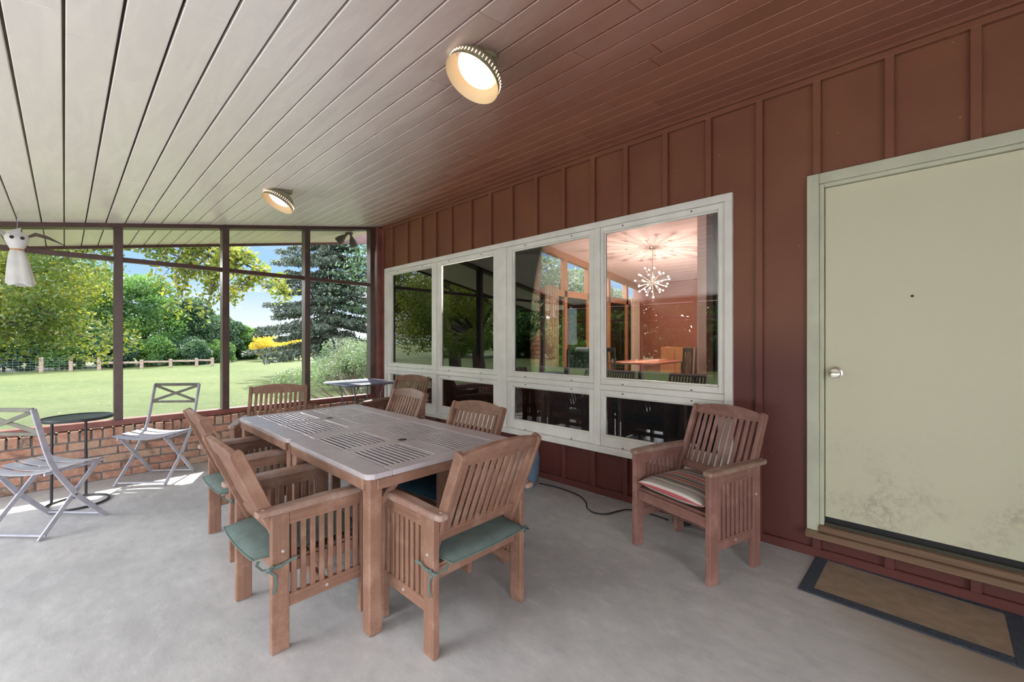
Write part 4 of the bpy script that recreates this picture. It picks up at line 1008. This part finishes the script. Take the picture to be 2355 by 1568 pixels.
# trees to the left of the porch and behind the house, seen in the window glass and through the room
for i, (x, y, h, r_) in enumerate(((-15, -2.5, 6.5, 3.2), (-16, 2.6, 7.0, 3.3), (-15.5, 7.6, 6.4, 3.0), (-14, 12.2, 6.6, 3.0), (-17, -7.6, 7.4, 3.4), (-19, 17, 7.2, 3.2), (-20, 22.5, 7.0, 3.2), (-17, 28, 7.0, 3.2))):
    tree('side_tree', ('green tree left of the porch, reflected in the window, %s' % ('beside the added pale slab', 'across from the table', 'near the corner of the fence', 'at the corner of the lawn', 'farthest towards the back', 'behind the apple tree', 'far behind the apple tree', 'by the wire fence corner')[i]), (x, y, GZ), h, r_, M['leaf_mid'], 15000, .28, 16, .16, 70+i, 'trees beside the porch', zlow=.06)
for i, y in enumerate((-11, -8, -5, -2, 1, 4, 7, 10, 13, 16, 19, 22, 25)):
    tree('side_hedge_bush', 'hedge bush left of the porch, reflected low in the window glass', (-19.5+.6*math.sin(i), y, GZ), 2.6, 1.7, M['leaf_mid' if i % 2 else 'leaf_dark'], 4500, .2, 10, .06, 180+i, 'hedge left of the porch', zlow=.1, cat='bush')
for i, (x, y) in enumerate(((11.5, 8.6), (14.2, 9.4), (17.5, 10.2), (16.5, 4.0), (9.4, 12.0))):
    tree('garden_tree', ('leafy tree outside the indoor glass doors, %s' % ('nearest', 'second', 'third', 'beyond the far doorway', 'left of the others')[i]), (x, y, GZ), 4.2, 1.5, M['leaf_juniper'], 6500, .15, 10, .1, 80+i, 'trees behind the house', zlow=.15)

# rail fence with posts
def fpost(x, y, h, lb):
    t = thing('fence_post', lb, 'fence post', (x, y, GZ), 0, 'posts of the lawn fence'); MB().bb(-.07, .07, -.07, .07, -.05, h).build('post', M['fence'], t, bevel=.015); return t
FP = [(28*math.tan(R(a_)), 28.0) for a_ in (-1.45, .4, 2.3, 5.4, 7.7, 9.9, 11.3)]
lbs = ['fence post near the left edge of the frame', 'fence post left of the wire fence middle', 'fence post where wire fence meets the split rails', 'fence post just right of the first screen post', 'fence post in the middle of the second bay', 'fence post near the end of the rails', 'last fence post beside the open lawn']
for i, (x, y) in enumerate(FP): fpost(x, y, .66 if i < 3 else .45, lbs[i])
for i in range(2, 6):
    b = MB(); (x0, y0), (x1, y1) = FP[i], FP[i+1]
    b.beam((x0, y0, GZ+.34), (x1, y1, GZ+.31), .05, .10)
    tag(b.build('fence_rail', M['fence'], bevel=.01), 'weathered split rail of the lawn fence, %s' % ('first from the wire fence', 'second from the wire fence', 'third from the wire fence', 'last before the open lawn')[i-2], 'fence rail', 'split rails')
t = thing('wire_fence', 'wire mesh fence left of the split rails', 'fence', (0, 0, 0)); b = MB()
P0 = [(-9, 28.0)]+FP[:3]
for i in range(3):
    (x0, y0), (x1, y1) = P0[i], P0[i+1]
    for k in range(6): b.beam((x0, y0, GZ+.08+.11*k), (x1, y1, GZ+.08+.11*k), 0.007, .007)
    m_ = int(math.dist((x0, y0), (x1, y1))/.16)
    for k in range(m_): q = k/m_; b.beam((x0+(x1-x0)*q, y0+(y1-y0)*q, GZ), (x0+(x1-x0)*q, y0+(y1-y0)*q, GZ+.64), .006, .006)
b.build('wire_mesh', simple('galvanised_wire', (.10, .115, .125), .5), t)
